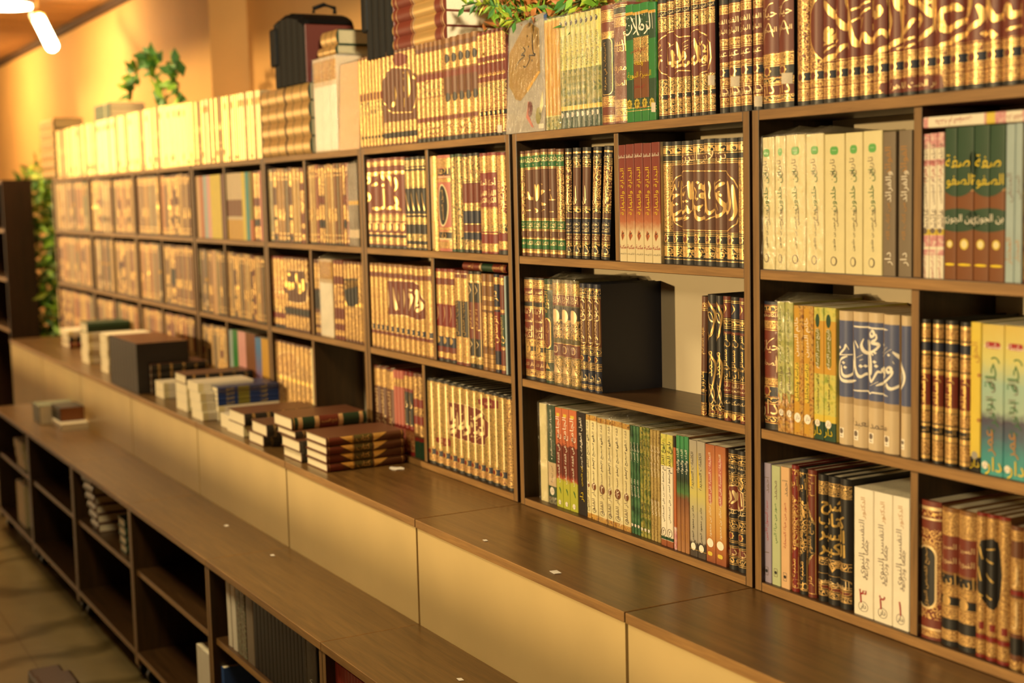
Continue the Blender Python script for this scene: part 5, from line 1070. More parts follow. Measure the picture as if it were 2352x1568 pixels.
fr.build('added_pane_frame', wn)
struct(box('wall_back', (-13, YW, ZF), (XCOR, YREC+.25, ZC), 'wall'))
struct(box('wall_recess', (XCOR, YREC, ZF), (4.5, YREC+.15, ZC), 'wall'))
struct(box('shadow_line_strip', (-13, YW-.03, ZC-.075), (XCOR, YW, ZC-.03), 'dkslat'))  # dark strip standing in for the shadow line under the ceiling
wf = MB(); ZS, ZH = .257, 1.93                                  # shop front: wall under the sill, lintel, opening between
wf.box((-13, -6.62, ZF), (4.5, -6.5, ZS), 'wall'); wf.box((-13, -6.62, ZH), (4.5, -6.5, ZC), 'wall')
wf.box((-13, -6.62, ZS), (-10.2, -6.5, ZH), 'wall'); wf.box((1.2, -6.62, ZS), (4.5, -6.5, ZH), 'wall')
struct(wf.build('wall_front'))
struct(box('wall_right', (4.5, -6.5, ZF), (4.6, 1.4, ZC), 'wall'))

# ------------------------------------------------------------------ bookcases on the bench
def board(name, a, b, parent, z=False, front=True, dark=None):
    return box(name, a, b, dark or ('wdz' if z else 'wd'), parent, ('wez' if z else 'we') if front else None, .0012)
T = .0195
CASES = [(.905, BX[0]+.004), (BX[0]-.004, BX[1]+.003), (BX[1]-.012, BX[2]+.002), (BX[2]-.002, BX[3]+.002), (BX[3]-.002, BX[4]+.006), (BX[4]-.006, BX[5]+.002), (BX[5]-.002, BX[6]+.002), (BX[6]-.002, BX[7])]
CLAB = ['upper wooden bookcase at right holding cream and blue-calligraphy volumes', 'upper wooden bookcase with the gapped middle shelf and large dark book', 'upper wooden bookcase of gilt sets left of the gapped case', 'upper wooden bookcase with an empty dark bottom compartment',
        'upper wooden bookcase holding pink, grey and yellow spines', 'blurred upper bookcase left of the pink and yellow spines', 'blurred upper bookcase second from the far end', 'upper bookcase at the far end beside the green foliage']
DIV = [[('1', 2104), ('2', 2098), ('3', 2096)], [('1', 1414)], [('1', 980), ('2', 994), ('3', 973)], [('1', 699), ('2', 714), ('3', 720)], [('1', 515), ('2', 517), ('3', 522)], [('1', 365), ('2', 373), ('3', 375)], [('1', 255), ('2', 260), ('3', 264)], []]
ROWZ = {'1': (Z1, ZT-T), '2': (Z2, Z1-T), '3': (Z3, Z2-T)}
for (xr, xl), lab, dv in zip(CASES, CLAB, DIV):
    r = empty('bookcase', ((xr+xl)/2, CASED/2, 0)); tag(r, lab, 'bookcase', 'row of upper bookcases'); cx, cy = (xr+xl)/2, CASED/2
    def B(name, x0, x1, y0, y1, z0, z1, **kw): return board(name, (x0-cx, y0-cy, z0), (x1-cx, y1-cy, z1), r, **kw)
    B('side_panel', xl, xl+T, 0, CASED, .0005, ZT, z=True); B('side_panel', xr-T, xr, 0, CASED, .0005, ZT, z=True)
    B('top_panel', xl+T, xr-T, 0, CASED, ZT-T, ZT); B('bottom_panel', xl+T, xr-T, 0, CASED, .0005, Z3)
    for z in (Z1, Z2): B('shelf', xl+T, xr-T, .001, CASED-.012, z-T, z)
    for row, px in dv:
        z0, z1 = ROWZ[row]; x = xat(px, 0, (z0+z1)/2); B('divider', x-.009, x+.009, .003, CASED-.012, z0, z1, z=True)
    box('back_panel', (xl+T-cx, CASED-.012-cy, Z3), (xr-T-cx, CASED-cy, ZT-T), 'back', r)
# bench under them (cream front) and the low open cases in front
XM = [.89, -.0093, -.9027, -1.7906, -2.6775, -3.5878, -4.5139, -5.4, -6.3]
BLAB = ['dark wooden bench unit below the right-hand bookcase, nearest the viewer', 'bare dark bench unit with cream front, paper scraps on top', 'cream-fronted bench unit carrying the four brown gilt books', 'cream-fronted bench unit carrying wrapped books and the blue-spined stack', 'cream-fronted bench unit with pale page ends stacked along its edge', 'blurred cream-fronted bench unit with upright black volumes on it', 'blurred cream-fronted bench unit second from the far end', 'cream-fronted bench unit at the far end by the foliage']
for j in range(8):
    xr, xl = XM[j], XM[j+1]; cx = (xr+xl)/2; g = .005
    r = empty('bench_cabinet', (cx, -.05, ZF)); tag(r, BLAB[j], 'bench', 'row of cream fronted benches')
    o = lambda x, y, z: (x-cx, y+.05, z-ZF)
    box('top_board', o(xl+g*.4, -D1-.004, -.02), o(xr-g*.4, .19, 0), 'wtop', r, 'we', .0012)
    box('front_panel', o(xl+g, -D1, ZF+.001), o(xr-g, -D1+.012, -.0205), 'panel', r)
    for x in (xl+g, xr-g-.018): box('side_panel', o(x, -D1+.0125, ZF+.001), o(x+.018, .188, -.0205), 'wdz', r)
LLAB = ['low open case at the bottom right corner of the view', 'low open case with red and white striped books inside', 'low open case filled with black volumes', 'empty low open case with two shelves between book-filled ones', 'low open case holding a fanned stack of pale-edged books', 'empty low open case with dark interior toward the far end', 'low open case at far end with stacked pale books']
YL = -D1-D2; ZMID = -.479; ZBOT = -.765
plain('rubber', 'black caster rubber', '15130f', rough=0.5)
for j in range(7):
    xr, xl = XM[j]-.001, XM[j+1]+.001; cx = (xr+xl)/2
    r = empty('low_case', (cx, (YL-D1)/2, ZF)); tag(r, LLAB[j], 'bookcase', 'row of low open cases'); cy = (YL-D1)/2
    o = lambda x, y, z: (x-cx, y-cy, z-ZF)
    box('top_board', o(xl, YL-.003, ZL-.02), o(xr, -D1-.001, ZL), 'wtop', r, 'we', .0012)
    for x in (xl, xr-.02): box('side_panel', o(x, YL, ZF+.055), o(x+.02, -D1-.001, ZL-.0205), 'wdz', r, 'wez', .001)
    box('shelf', o(xl+.02, YL+.012, ZMID-.019), o(xr-.02, -D1-.012, ZMID), 'wd', r, 'we', .001)
    box('bottom_panel', o(xl+.02, YL, ZBOT-.02), o(xr-.02, -D1-.012, ZBOT), 'wd', r, 'we', .001)
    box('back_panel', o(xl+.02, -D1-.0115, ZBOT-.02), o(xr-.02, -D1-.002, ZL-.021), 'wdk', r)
    for x in (xl+.05, xr-.05):
        for y in (YL+.045, -D1-.05):
            m = MB(); m.tube([o(x-.012, y, ZF+.0255), o(x+.012, y, ZF+.0255)], .025, 'rubber', 14); m.box(o(x-.02, y-.018, ZF+.045), o(x+.02, y+.018, ZF+.0549), 'rubber'); m.build('caster', r)

# ------------------------------------------------------------------ shelf the books
zrow = {'T': ZT, '1': Z1, '2': Z2, '3': Z3}
def setup(s):
    z = zrow[s['row']]; bk = []
    for a, b in s['px']:
        zm = z+.12
        bk.append((xat(a, s['ys'], zm), xat(b, s['ys'], zm)))
    h = s['hh'] or hit(s['px'][0][0], s['top'], 1, s['ys']).z-z
    lim = .262 if s['row'] == 'T' else (.27 if s['row'] == '1' else .265)
    s['h'] = max(.16, min(h, lim)); s['x'] = bk; s['z'] = z
    s['area'] = sum((b-a) for a, b in s['px'])/len(s['px'])*(abs(proj((bk[0][0], 0, z))[1]-proj((bk[0][0], 0, z+s['h']))[1]))
for s in SETS: setup(s)
SINGLE_MAX = 236
order = sorted(range(len(SETS)), key=lambda i: -SETS[i]['area'])
left = SINGLE_MAX
for i in order:
    n = len(SETS[i]['px'])
    SETS[i]['single'] = SETS[i]['desc'] not in ('far spines', 'gold spines', 'red gilt spines', 'brown gilt spines', 'brown spines', 'white wrapped spine', 'red-brown spines', 'gold spines with dark cartouche', 'wrapped spines') and left-n >= 0
    if SETS[i]['single']: left -= n
def set_book(s, i):
    a, b = s['x'][i]; w = b-a-(.0004 if s['single'] else .0012); xc = (a+b)/2; z = s['z']+.0002; h = s['h']+((i*37 % 5)-2)*.0003
    st = ST[s['st']]; art = []
    for P, m, lay in (s['art'] or ()):
        lo = min(p[0] for p in P); hi = max(p[0] for p in P)
        if hi > a and lo < b: art.append(([(p[0]-xc, p[1]-z) for p in P], m, lay))
    nm = s['nums']
    if nm:
        t = nm['t'][i]; u = nm['u']
        if nm['ru']:
            for k, (mm, rr) in enumerate(((nm['m'], nm['ru']), (nm['inner'], nm['ru']*.62))):
                art += [(P, mm, k) for P in star8(u*w/2, nm['v']*h, rr*w/2)]
        if t: art += [(P, 'gp' if nm['ru'] and nm['inner'] != 'pylw' else ('ink' if nm['ru'] else nm['m']), 3) for P in text(t, u*w/2, nm['v']*h, nm['sz'], nm.get('rot', 0))]
    if i in s['stickers']:
        v = s['stickers'][i]*h; art.append(([(-.1*w, v-.009), (.45*w, v-.010), (.46*w, v+.009), (-.09*w, v+.010)], 'sticker', 6))
    ang = math.radians(s['lean'])
    mtx = Matrix.Translation((xc, s['ys'], z+w/2*math.sin(ang))) @ Matrix.Rotation(ang, 4, 'Y')
    if s['single']:
        lab = ord_label(i, len(s['px']), s['desc'])
        book(w, h, s['dep'], st, mtx, lab, s['group'] or s['desc'] if len(s['px']) > 1 else None, art=art, u0=xc, wrap=s['wrap'])
    else:
        book(w, h, s['dep'], st, mtx, None, None, art=art, u0=xc, stuff=True)
        if s['wrap'] and i == 0: stuff_add(mb_geo(wrap_mb(w*len(s['px']), h, s['dep'], 5)), Matrix.Translation((s['x'][0][0]+w*len(s['px'])/2, s['ys'], z)))
for s in SETS:
    for i in range(len(s['px'])): set_book(s, i)

# ------------------------------------------------------------------ books lying about
Y('stk1', 'bn', 'L.03 L.34 L.6 L.97 .35-.58:ol', [('p', [(-.8, .03), (.8, .03), (.8, .18), (-.8, .25)], 'mr'), ('p', [(-.9, .33), (.9, .33), (-.9, .17)], 'goltmp'), ('p', [(-.9, .6), (.9, .6), (-.9, .78)], 'goltmp'), ('t', 'كتاب', 0, .46, .02, 'gd', V, .05)], cov='bn')
ST['stk1']['i'] = [tuple('gy' if q == 'goltmp' else q for q in it) for it in ST['stk1']['i']]
Y('stkg', 'gn', '.02-.03:gd .08-.14:gp .3-.36:gp .36-.62:mr .62-.68:gp .9-.95:gp', [('t', 'فتح المجيد', 0, .49, .03, 'gd', V, .05)], cov='bn')
Y('stkb', 'pbluedark', '.33-.52:poliv', [('t', 'التاريخ', 0, .2, .014, 'inky', V, .03), ('t', 'الجزء', 0, .75, .014, 'inky', V, .03)], flat=True)
Y('stkw', 'pwh', '.0-.1:pcrm', [], flat=True); Y('stkd', 'bk', '.1-.14:hbk .3-.34:hbk .5-.54:hbk .7-.74:hbk .88-.92:hbk', [], cov='bn')
Y('stkgr', 'gn', '', [], cov='gn'); Y('stkm', 'mr', '.1-.12:gd .9-.92:gd', [], cov='mr')
Y('stkred', 'mr', '.02-.035:gp .055-.06:gp .17-.175:gp .18-.55:gd .555-.575:gp .6-.61:gd .88-.89:gp .95-.97:gd', [], cov='mr')
Y('stkgold', 'bn', '.03-.3:gd .31-.33:fbn .34-.66:gd .67-.69:fbn .70-.97:gd', [], cov='gn', pages='pgd')
Y('stkgrey', 'pgreyg', '.3-.35:pcrm', [], flat=True); Y('stkt', 'pbgr', '', [], flat=True); Y('stkblk', 'pcov', '.0-.9:pdrk', [('r', .35, .03, .6, .97, 'pbgr')], flat=True, pages='pbrn')
def lie_x(corner, z, w, h, d, sty, label, yaw=0, dx=0, dy=0, group=None, wrap=False, cat='book', stuff=False):
    """lying flat, spine to the right (+X), tail toward the viewer; corner = its front right lower corner"""
    base = Matrix(((0, -1, 0, 0), (0, 0, 1, 0), (-1, 0, 0, 0), (0, 0, 0, 1)))
    m = Matrix.Translation((corner[0]+dx, corner[1]+dy, z+w/2+.0003)) @ Matrix.Rotation(math.radians(yaw), 4, 'Z') @ base
    return book(w, h, d, ST[sty], m, label, group, wrap=wrap, cat=cat, stuff=stuff)
def lie_y(corner, z, w, h, d, sty, label, yaw=0, dx=0, dy=0, group=None, wrap=False, stuff=False):
    """lying flat, spine to the viewer (-Y), head at the left; corner = right front lower corner"""
    base = Matrix(((0, 0, -1, 0), (0, 1, 0, 0), (1, 0, 0, 0), (0, 0, 0, 1)))
    m = Matrix.Translation((corner[0]+dx, corner[1]+dy, z+w/2+.0003)) @ Matrix.Rotation(math.radians(yaw), 4, 'Z') @ base
    return book(w, h, d, ST[sty], m, label, group, wrap=wrap, stuff=stuff)
def stack(px, py, z, items, fn=lie_x, y=None):
    c = hit(px, py, 2, z) if y is None else Vector((xat(px, y, z), y, z))
    zz = z
    for it in items:
        w, d, h, sty, lab = it[:5]; kw = it[5] if len(it) > 5 else {}
        fn(c, zz, w, h, d, sty, lab, **kw); zz += w+.0006
    return zz
G1 = dict(group='four brown gilt books in a stack')
stack(753, 1086, 0, [(.0238, .165, .235, 'stk1', 'bottom book of the four brown gilt books stacked on the bench', dict(G1)), (.0238, .165, .235, 'stk1', 'second from bottom of the four stacked brown gilt books', dict(G1, dx=-.002)),
                     (.0238, .165, .235, 'stk1', 'third from bottom of the four stacked brown gilt books', dict(G1, dx=.001)), (.0238, .165, .235, 'stk1', 'top book of the four brown gilt books stacked on the bench', dict(G1))])
stack(690, 1062, 0, [(.031, .16, .23, 'stkd', 'wrapped book at the base of the pile under the green-spined book', dict(wrap=True, dx=.015)), (.032, .16, .23, 'stkd', 'wrapped book shifted right, middle of pile under green-spined book', dict(wrap=True, dx=.02, dy=-.006)), (.02, .16, .23, 'stkd', 'thin wrapped book directly beneath the flat green-spined book', dict(wrap=True, dx=-.03)),
                     (.036, .165, .235, 'stkg', 'flat book with green and red gilt spine topping the wrapped pile', dict(dx=-.055))])
stack(608, 1028, 0, [(.035, .15, .22, 'stkd', 'wrapped book at bench edge left of the green-spined pile', dict(wrap=True, dx=-.005)), (.037, .15, .22, 'stkd', 'dark book with pale page end atop a wrapped one', dict(dx=.03, wrap=True))])
stack(560, 1004, 0, [(.036, .17, .24, 'stkw', 'pale book under the brown topped book beside blue stack', {}), (.04, .17, .25, 'stkd', 'brown topped flat book right of the blue-spined stack', dict(dx=.02))])
stack(533, 988, 0, [(.045, .12, .05, 'stkw', 'small pale page block at the bench edge below the blue spines', {})])
zz = stack(503, 966, 0, [(.027, .16, .22, 'stkw', 'white book at the bottom of the blue-spined stack', {}), (.022, .16, .22, 'stkw', 'second white book under the blue spines', {})] + [(.0155, .16, .22, 'stkb', t+' of four blue and olive spines in the stack on bench', dict(group='blue and olive stack', wrap=(i == 3))) for i, t in enumerate(('lowest', 'second from bottom', 'third from bottom', 'topmost'))])
stack(464, 966, 0, [(.031, .13, .2, 'stkw', t+' of the wrapped pale books left of the blue stack', dict(group='wrapped pale books', wrap=i < 3, dx=(.012, 0, -.008, -.03)[i])) for i, t in enumerate(('lowest', 'second from bottom', 'third from bottom', 'topmost'))])
stack(431, 946, 0, [(.032, .14, .23, 'stkw', 'lowest pale-ended book of the tall brown topped pile', {}), (.032, .14, .23, 'stkw', 'second pale-ended book of the tall brown topped pile', {}), (.032, .14, .23, 'stkw', 'third pale-ended book of the tall brown topped pile', {}), (.034, .15, .25, 'stkd', 'dark spined flat book topping the pale pile near the black volumes', {})])
stack(377, 916, 0, [(.03, .12, .2, 'stkw', 'lower small pale book beside the four dark stacked books', {}), (.03, .12, .2, 'stkw', 'upper small pale book beside the four dark stacked books', {})])
stack(351, 905, 0, [(.0285, .17, .25, 'stkd', t+' of four dark gilt stacked books right of black volumes', dict(group='dark gilt stacked books')) for t in ('lowest', 'second from bottom', 'third from bottom', 'topmost')])
# upright black volumes on the bench
xs = [xat(p, -.27, .1) for p in (252, 259, 266, 273, 280, 287, 294, 301, 308, 315)]
for i in range(9):
    w = xs[i+1]-xs[i]-.0006
    book(w, .2, .21, ST['stkblk'], Matrix.Translation(((xs[i]+xs[i+1])/2, -.27, .0005)), ord_label(i, 9, 'black upright books standing on the bench'), 'black upright books on the bench')
stack(250, 858, 0, [(.034, .14, .2, 'stkw', t+' pale book stacked left of the black upright volumes', dict(stuff=True, group='pale stack by black volumes', dx=(0, .01, -.005, .006, 0)[i])) for i, t in enumerate(('lowest', 'second', 'middle', 'fourth', 'topmost'))])
zz = stack(205, 836, 0, [(.029, .15, .2, 'stkw', t+' pale book stacked under the flat green book', dict(stuff=True, group='pale stack under the green book', dx=(0, -.012, .008, 0, .005)[i])) for i, t in enumerate(('lowest', 'second', 'middle', 'fourth', 'topmost'))])
c = hit(205, 836, 2, 0); lie_x(c, zz, .045, .25, .17, 'stkgr', 'flat dark green book on top of the pale stack')
stack(160, 800, 0, [(.03, .2, .26, 'stkm', 'maroon flat book at the far end of the bench', {}), (.03, .2, .26, 'stkd', 'dark flat book over the maroon one at the far end', {}), (.028, .2, .26, 'stkw', 'pale flat book on top at the far bench end', dict(dx=-.03))])
# on the low ledge
c = hit(142, 990, 2, ZL); lie_y(c, ZL, .03, .21, .24, 'stkw', 'pale flat book lowest on the low ledge toward the far end')
lie_y(c, ZL+.031, .062, .19, .2, 'stkblk', 'thick dark-covered book with pale pages on the low ledge', dx=-.075, dy=.01)
c = hit(92, 975, 2, ZL); lie_y(c, ZL, .085, .16, .18, 'stkgrey', 'greenish thick book beside the dark-covered one on the low ledge')
# inside the low cases
def upright(pxs, y, z, h, d, sty, desc, group=None, lean=0, wrap=False):
    n = len(pxs)-1
    for i in range(n):
        a, b = xat(pxs[i], y, z+h/2), xat(pxs[i+1], y, z+h/2); w = b-a-.0005; an = math.radians(lean)
        book(w, h, d, ST[sty], Matrix.Translation(((a+b)/2, y, z+.0003+w/2*math.sin(abs(an)))) @ Matrix.Rotation(an, 4, 'Y'), ord_label(i, n, desc), group, wrap=wrap)
YB = YL+.022
upright([522, 530], YB, ZMID, .185, .2, 'xwh', 'white magazine at the left in the low case of black volumes', lean=-1.5)
upright([533, 542], YB, ZMID, .185, .2, 'xwh', 'second white magazine in the low case of black volumes', lean=-1.5)
Y('marb', 'bmrb', '', [], flat=True); Y('darkw', 'pdrk', '', [('w', .1, .5, 12, .6, .002, 'inkw')], flat=True); Y('cofd', 'pblk', '', [], flat=True)
upright([543, 553.5, 564], YB, ZMID, .19, .2, 'marb', 'marbled grey-brown books beside the white magazines', 'marbled books low case', lean=-1)
upright([566, 582], YB, ZMID, .19, .2, 'stkt', 'grey-brown book between marbled and black ones, low case')
upright([583+(704-583)*i/14 for i in range(15)], YB, ZMID, .19, .2, 'cofd', 'black books in the low case', 'black volumes in the low case')
upright([706, 730], YB, ZMID, .186, .2, 'darkw', 'wrapped dark book at the right end of the low case', wrap=True)
upright([498, 504, 510, 516.5], YB, ZBOT, .2, .2, 'xblu', 'blue books on the lowest shelf beneath the magazines', 'blue books lowest shelf')
Y('redband', 'pred', '.3-.6:pwh', [], flat=True)
stack(600, 1600, ZBOT, [(.03, .19, .15, 'redband', 'red and white book lying beside the blue books', {}), ], y=YB+.02)
upright([454, 466, 483], YB, ZBOT, .2, .18, 'xwh', 'pale books low at the edge of the empty low case', 'pale books low')
upright([772+7*i for i in range(10)], YB, ZMID, .18, .19, 'xred', 'red and white striped books in the low case', 'red striped books')
stack(224, 1240, ZMID, [(.032, .19, .13, 'stkd', t+' pale-edged book of the fanned stack in the low case', dict(group='fanned stack in low case', dx=-.014*i, yaw=-2+i)) for i, t in enumerate(('lowest', 'second', 'third', 'fourth', 'fifth', 'topmost'))], fn=lie_y, y=YB)
stack(292, 1270, ZMID, [(.03, .1, .2, 'stkgr', t+' green book right of the fanned stack', dict(stuff=True, group='green books by the fanned stack', dx=-.004*i)) for i, t in enumerate(('lowest', 'second', 'third', 'topmost'))], y=YB+.01)
stack(60, 1180, ZBOT, [(.05, .2, .2, 'stkw', t+' book in the pale stack inside the far low case', dict(stuff=True, group='pale stack in far low case')) for t in ('lowest', 'second', 'third', 'topmost')], y=YB)
stack(58, 1060, ZMID, [(.04, .2, .2, 'stkw', t+' small pale book on the upper shelf of the far low case', dict(stuff=True, group='pale books upper far low case', dx=-.03*i)) for i, t in enumerate(('lowest', 'middle', 'topmost'))], y=YB)

# ------------------------------------------------------------------ things on top of the cases
ztop = ZT+.236
# face-out book with the stone hexagon
def faceout(px0, px1, top, y, sty_cov, name, lab, w=None):
    z = ZT+.0005; a, b = xat(px0, y, z+.12), xat(px1, y, z+.12); h = hit(px0, top, 1, y).z-z; t = .02
    r = empty(name, ((a+b)/2, y, z), (math.radians(-3.0), 0, 0)); tag(r, lab, 'book'); W = b-a
    m = MB(); m.box((-W/2, 0, 0), (W/2, .0012, h), sty_cov); m.box((-W/2, t-.0012, 0), (W/2, t, h), sty_cov); m.box((-W/2, .0012, 0), (-W/2+.001, t-.0012, h), sty_cov); m.build('cover', r)
    box('page_block', (-W/2+.001, .0013, .0005), (W/2-.002, t-.0013, h-.0005), 'pg', r)
    return r, W, h
r, W, h = faceout(1156.5, 1248.5, 62, .012, 'pgry', 'book', 'grey face-out book with brown stone hexagon and black calligraphy')
def fp(x, z): return ((x-5)/575*W-W/2, (1535-z)/1440*h)      # crop pixels to the cover
def flat_polys(polys, keys, name, par, y0=-.0004):
    m = MB()
    for P, k, lay in polys:
        ar = sum(P[i][0]*P[(i+1) % len(P)][1]-P[(i+1) % len(P)][0]*P[i][1] for i in range(len(P)))
        if ar < 0: P = P[::-1]
        m.poly([(p[0], y0-.0002*lay, p[1]) for p in P], k)
    return m.build(name, par)
hexp = [fp(*p) for p in ((330, 90), (470, 200), (500, 760), (330, 1000), (230, 1110), (160, 1080), (100, 960), (55, 900), (45, 460), (130, 330), (260, 130))]
polys = [(hexp, 'bstn', 0), ([fp(*p) for p in ((470, 750), (505, 765), (330, 1010), (315, 960))], 'pgold2', 1), ([fp(*p) for p in ((0, 100), (560, 0), (575, 180), (0, 290))], 'pgry', -.5),
         ([fp(*p) for p in ((530, 40), (575, 30), (575, 180), (540, 190))], 'pblu', 0), (ell(*fp(370, 1230), .012, .018, 14), 'pwine', 1), ([fp(*p) for p in ((340, 1120), (375, 1190), (350, 1300), (430, 1480), (400, 1470), (320, 1340))], 'pfadedr', 1), (ell(*fp(490, 1330), .012, .02, 14), 'poliv', 1), ([fp(*p) for p in ((540, 1010), (560, 1200), (520, 1330), (490, 1300))], 'pcrm', 1), ([fp(*p) for p in ((500, 1440), (570, 1440), (570, 1500), (500, 1500))], 'sticker', 2)]
for ln in ('380,260 385,400 400,500 430,530 410,550;450,230 455,420', '430,540 345,530 350,580 300,670 260,650', '250,400 285,460 230,500 280,520 200,580 140,680'):
    for q in ln.split(';'):
        polys += [(P, 'ink', 3) for P in stroke([fp(*map(float, p.split(','))) for p in q.split()], .004)]
for x, y in ((310, 270), (385, 600), (330, 410)): polys.append((ell(*fp(x, y), .0025, .0028, 10), 'ink', 3))
flat_polys(polys, None, 'cover_picture', r)
wm = wrap_mb(W, h, .02, 3); wm.build('shrink_wrap', r)
# wrapped peach book facing out and the wrapped trio beside it
r, W, h = faceout(776, 822, 148, .012, 'ppch', 'book', 'peach shrink-wrapped book facing out beside the yellow-gold volumes')
wrap_mb(W, h, .02, 4).build('shrink_wrap', r)
for i, (a, b) in enumerate(((722, 740), (740.5, 758), (758.5, 773))):
    z = ZT+.0005; x0, x1 = xat(a, .01, z+.13), xat(b, .01, z+.13)
    book(x1-x0-.002, .29, .17, ST['pwrap'], Matrix.Translation(((x0+x1)/2, .01, z)), ord_label(i, 3, 'tall pale wrapped books with dark label, right of gold stack'), 'tall pale wrapped books', wrap=True)
# two columns of gold books lying
for cix, (pa, pb) in enumerate(((597.5, 652), (653, 708))):
    xa, xb = xat(pa, .0, ZT+.1), xat(pb, .0, ZT+.1)
    for k, t in enumerate(('lowest', 'second', 'third', 'topmost')):
        lie_y((xb, .004, 0), ZT+.0005+k*.0565, .056, xb-xa, .165, 'stkgold', '%s thick gold book in the %s column of the lying stack' % (t, ('left', 'right')[cix]), group='thick gold books lying flat')
# big red stack with pale page ends
xa, xb = xat(905, .02, ztop+.08), xat(1028, .02, ztop+.08); zr = hit(1000, 100, 1, .02).z; zr = max(zr, ztop+.006)
for k, t in enumerate(('lowest', 'second from bottom', 'third from bottom', 'fourth from bottom', 'topmost')):
    lie_y((xb, .01, 0), zr+k*.039, .0385, xb-xa, .21, 'stkred', '%s large red gilt volume in the flat stack on the cases' % t, group='large red gilt volumes lying flat')
# two pale books lying by the briefcase
xb = xat(772, .03, ztop+.03); xa = xat(735, .03, ztop+.03)
lie_y((xb, .03, 0), ZT+.297, .03, xb-xa+.02, .13, 'stkgold', 'pale-edged book lying flat right of the black briefcase')
lie_y((xb, .03, 0), ZT+.328, .045, xb-xa+.0, .13, 'stkgold', 'pale block book lying over another by the black briefcase', dx=.01)
# briefcases
plain('leather', 'black bag leather', '100e0c', rough=0.6, bump=0.15, scale=160, spec=0.2); plain('redleather', 'oxblood leather', '5e2418', rough=0.45, bump=0.2, scale=200); plain('steel', 'clasp metal', 'b8a890', rough=0.3, metal=0.9)
def briefcase(xl, xr, y0, dep, z0, z1, lab, folds=5):
    r = empty('leather_briefcase', ((xl+xr)/2, y0+dep/2, z0)); tag(r, lab, 'briefcase'); W = xr-xl; H = z1-z0
    m = MB(); n = folds*6; prof = []
    for i in range(n+1):
        t = i/n; prof.append((-W/2+W*t, -dep/2-.012*abs(math.sin(math.pi*folds*t)), H*(.80+.2*math.sin(math.pi*min(1, .15+.85*t))**.6)))
    for i in range(n):
        a, b = prof[i], prof[i+1]
        m.poly([(a[0], a[1], 0), (b[0], b[1], 0), (b[0], b[1], b[2]*.93), (a[0], a[1], a[2]*.93)], 'leather')
        m.poly([(a[0], a[1], a[2]*.93), (b[0], b[1], b[2]*.93), (b[0], b[1]+.02, b[2]), (a[0], a[1]+.02, a[2])], 'leather')
        m.poly([(a[0], a[1]+.02, a[2]), (b[0], b[1]+.02, b[2]), (b[0], dep/2, b[2]), (a[0], dep/2, a[2])], 'leather')
        m.poly([(b[0], dep/2, 0), (a[0], dep/2, 0), (a[0], dep/2, a[2]), (b[0], dep/2, b[2])], 'leather')
    m.poly([(-W/2, dep/2, 0), (-W/2, -dep/2, 0), (-W/2, -dep/2, prof[0][2]*.93), (-W/2, dep/2, prof[0][2])], 'leather')
    m.poly([(-W/2, -dep/2, 0), (-W/2, dep/2, 0), (W/2, dep/2, 0), (W/2, -dep/2, 0)], 'leather')
    m.build('body', r)
    hb = prof[-1][2]; m = MB(); m.box((W/2, -dep/2, 0.0), (W/2+.006, dep/2, hb*.98), 'redleather'); m.build('side_panel', r, .002)
    m = MB(); m.box((-W/2-.012, -dep/2-.018, H*.30), (-W/2+W*.16, -dep/2+.05, H*.84), 'leather'); m.build('flap', r, .008)
    m = MB(); m.tube([(W*.30, -.03, H*.97), (W*.30, -.03, H*1.03), (W*.36, 0, H*1.08), (W*.42, .03, H*1.03), (W*.42, .03, H*.95)], .007, 'leather'); m.build('handle', r, 0, True)
    m = MB(); m.tube([(W/2+.0062, -.03, H*.32), (W/2+.012, -.03, H*.32)], .006, 'steel', 12); m.build('clasp', r)
    return r
zb = ZT+.2275
briefcase(xat(626, 0, zb+.1), xat(693, 0, zb+.1), .012, .17, zb, zb+.235, 'black pleated leather briefcase with oxblood side on the gold stack')
zb = ZT+.25
briefcase(xat(836, 0, zb+.1), xat(893, 0, zb+.1), .012, .15, zb, zb+.26, 'black leather briefcase left of the large red volumes', 4)
# stacks at the far top
c = (xat(258, .03, ztop+.05), .02)
for k in range(4):
    lie_y((c[0], .02, 0), ZT+.226+k*.0285, .028, c[0]-xat(222, .03, ztop+.05), .17, 'stkgrey', ('lowest', 'second', 'third', 'topmost')[k]+' grey wrapped book in the small stack on far cases', stuff=True)
c = xat(122, .0, ZT+.2); c2 = xat(92, .0, ZT+.2)
for k in range(6):
    lie_y((c, .004, 0), ZT+.0005+k*.056, .0555, c-c2, .17, 'stkgold', ('lowest', 'second', 'third', 'fourth', 'fifth', 'topmost')[k]+' gold book in the end stack beside the foliage', stuff=True)

# the book laid across the pink and green-roundel volumes, and one across the gilt case
_S = Y('pinkflat', 'bpnk', '.0-.25:bpnk .05-.2:pwh .3-.38:pylw .4-.95:pwh', [('t', 'عائشة أم المؤمنين', 0, .7, .02, 'inkr', V, .12), ('t', 'دار القلم', 0, .12, .016, 'inkr', V, .03)], flat=True)
_p = proj((0, 0, 0)); xr_ = xat(2362, .004, Z1+.24); xl_ = xat(2121, .004, Z1+.24)
_tz = max(s['h'] for s in SETS if s['st'] in ('pink3', 'safwa', 'lblue'))
lie_y((xr_, .004, 0), Z1+_tz+.001, .0175, min(xr_-xl_, .245), .17, 'pinkflat', 'pink and white book laid flat across the green roundel volumes', dx=-(xr_-xl_)+min(xr_-xl_, .245))
_tz = max(s['h'] for s in SETS if s['st'] in ('gb2', 'drk2', 'tanl2', 'blred', 'redgn'))
Y('flatred', 'mr', '.05-.1:gtn .3-.55:gn .56-.6:gp', [('t', 'المجموع', 0, .2, .03, 'gd', V, .05), ('t', 'شرح', 0, .8, .03, 'gd', V, .05)], cov='mr')
xr_ = xat(1161, .012, Z2+.25); xl_ = xat(1062, .012, Z2+.25)
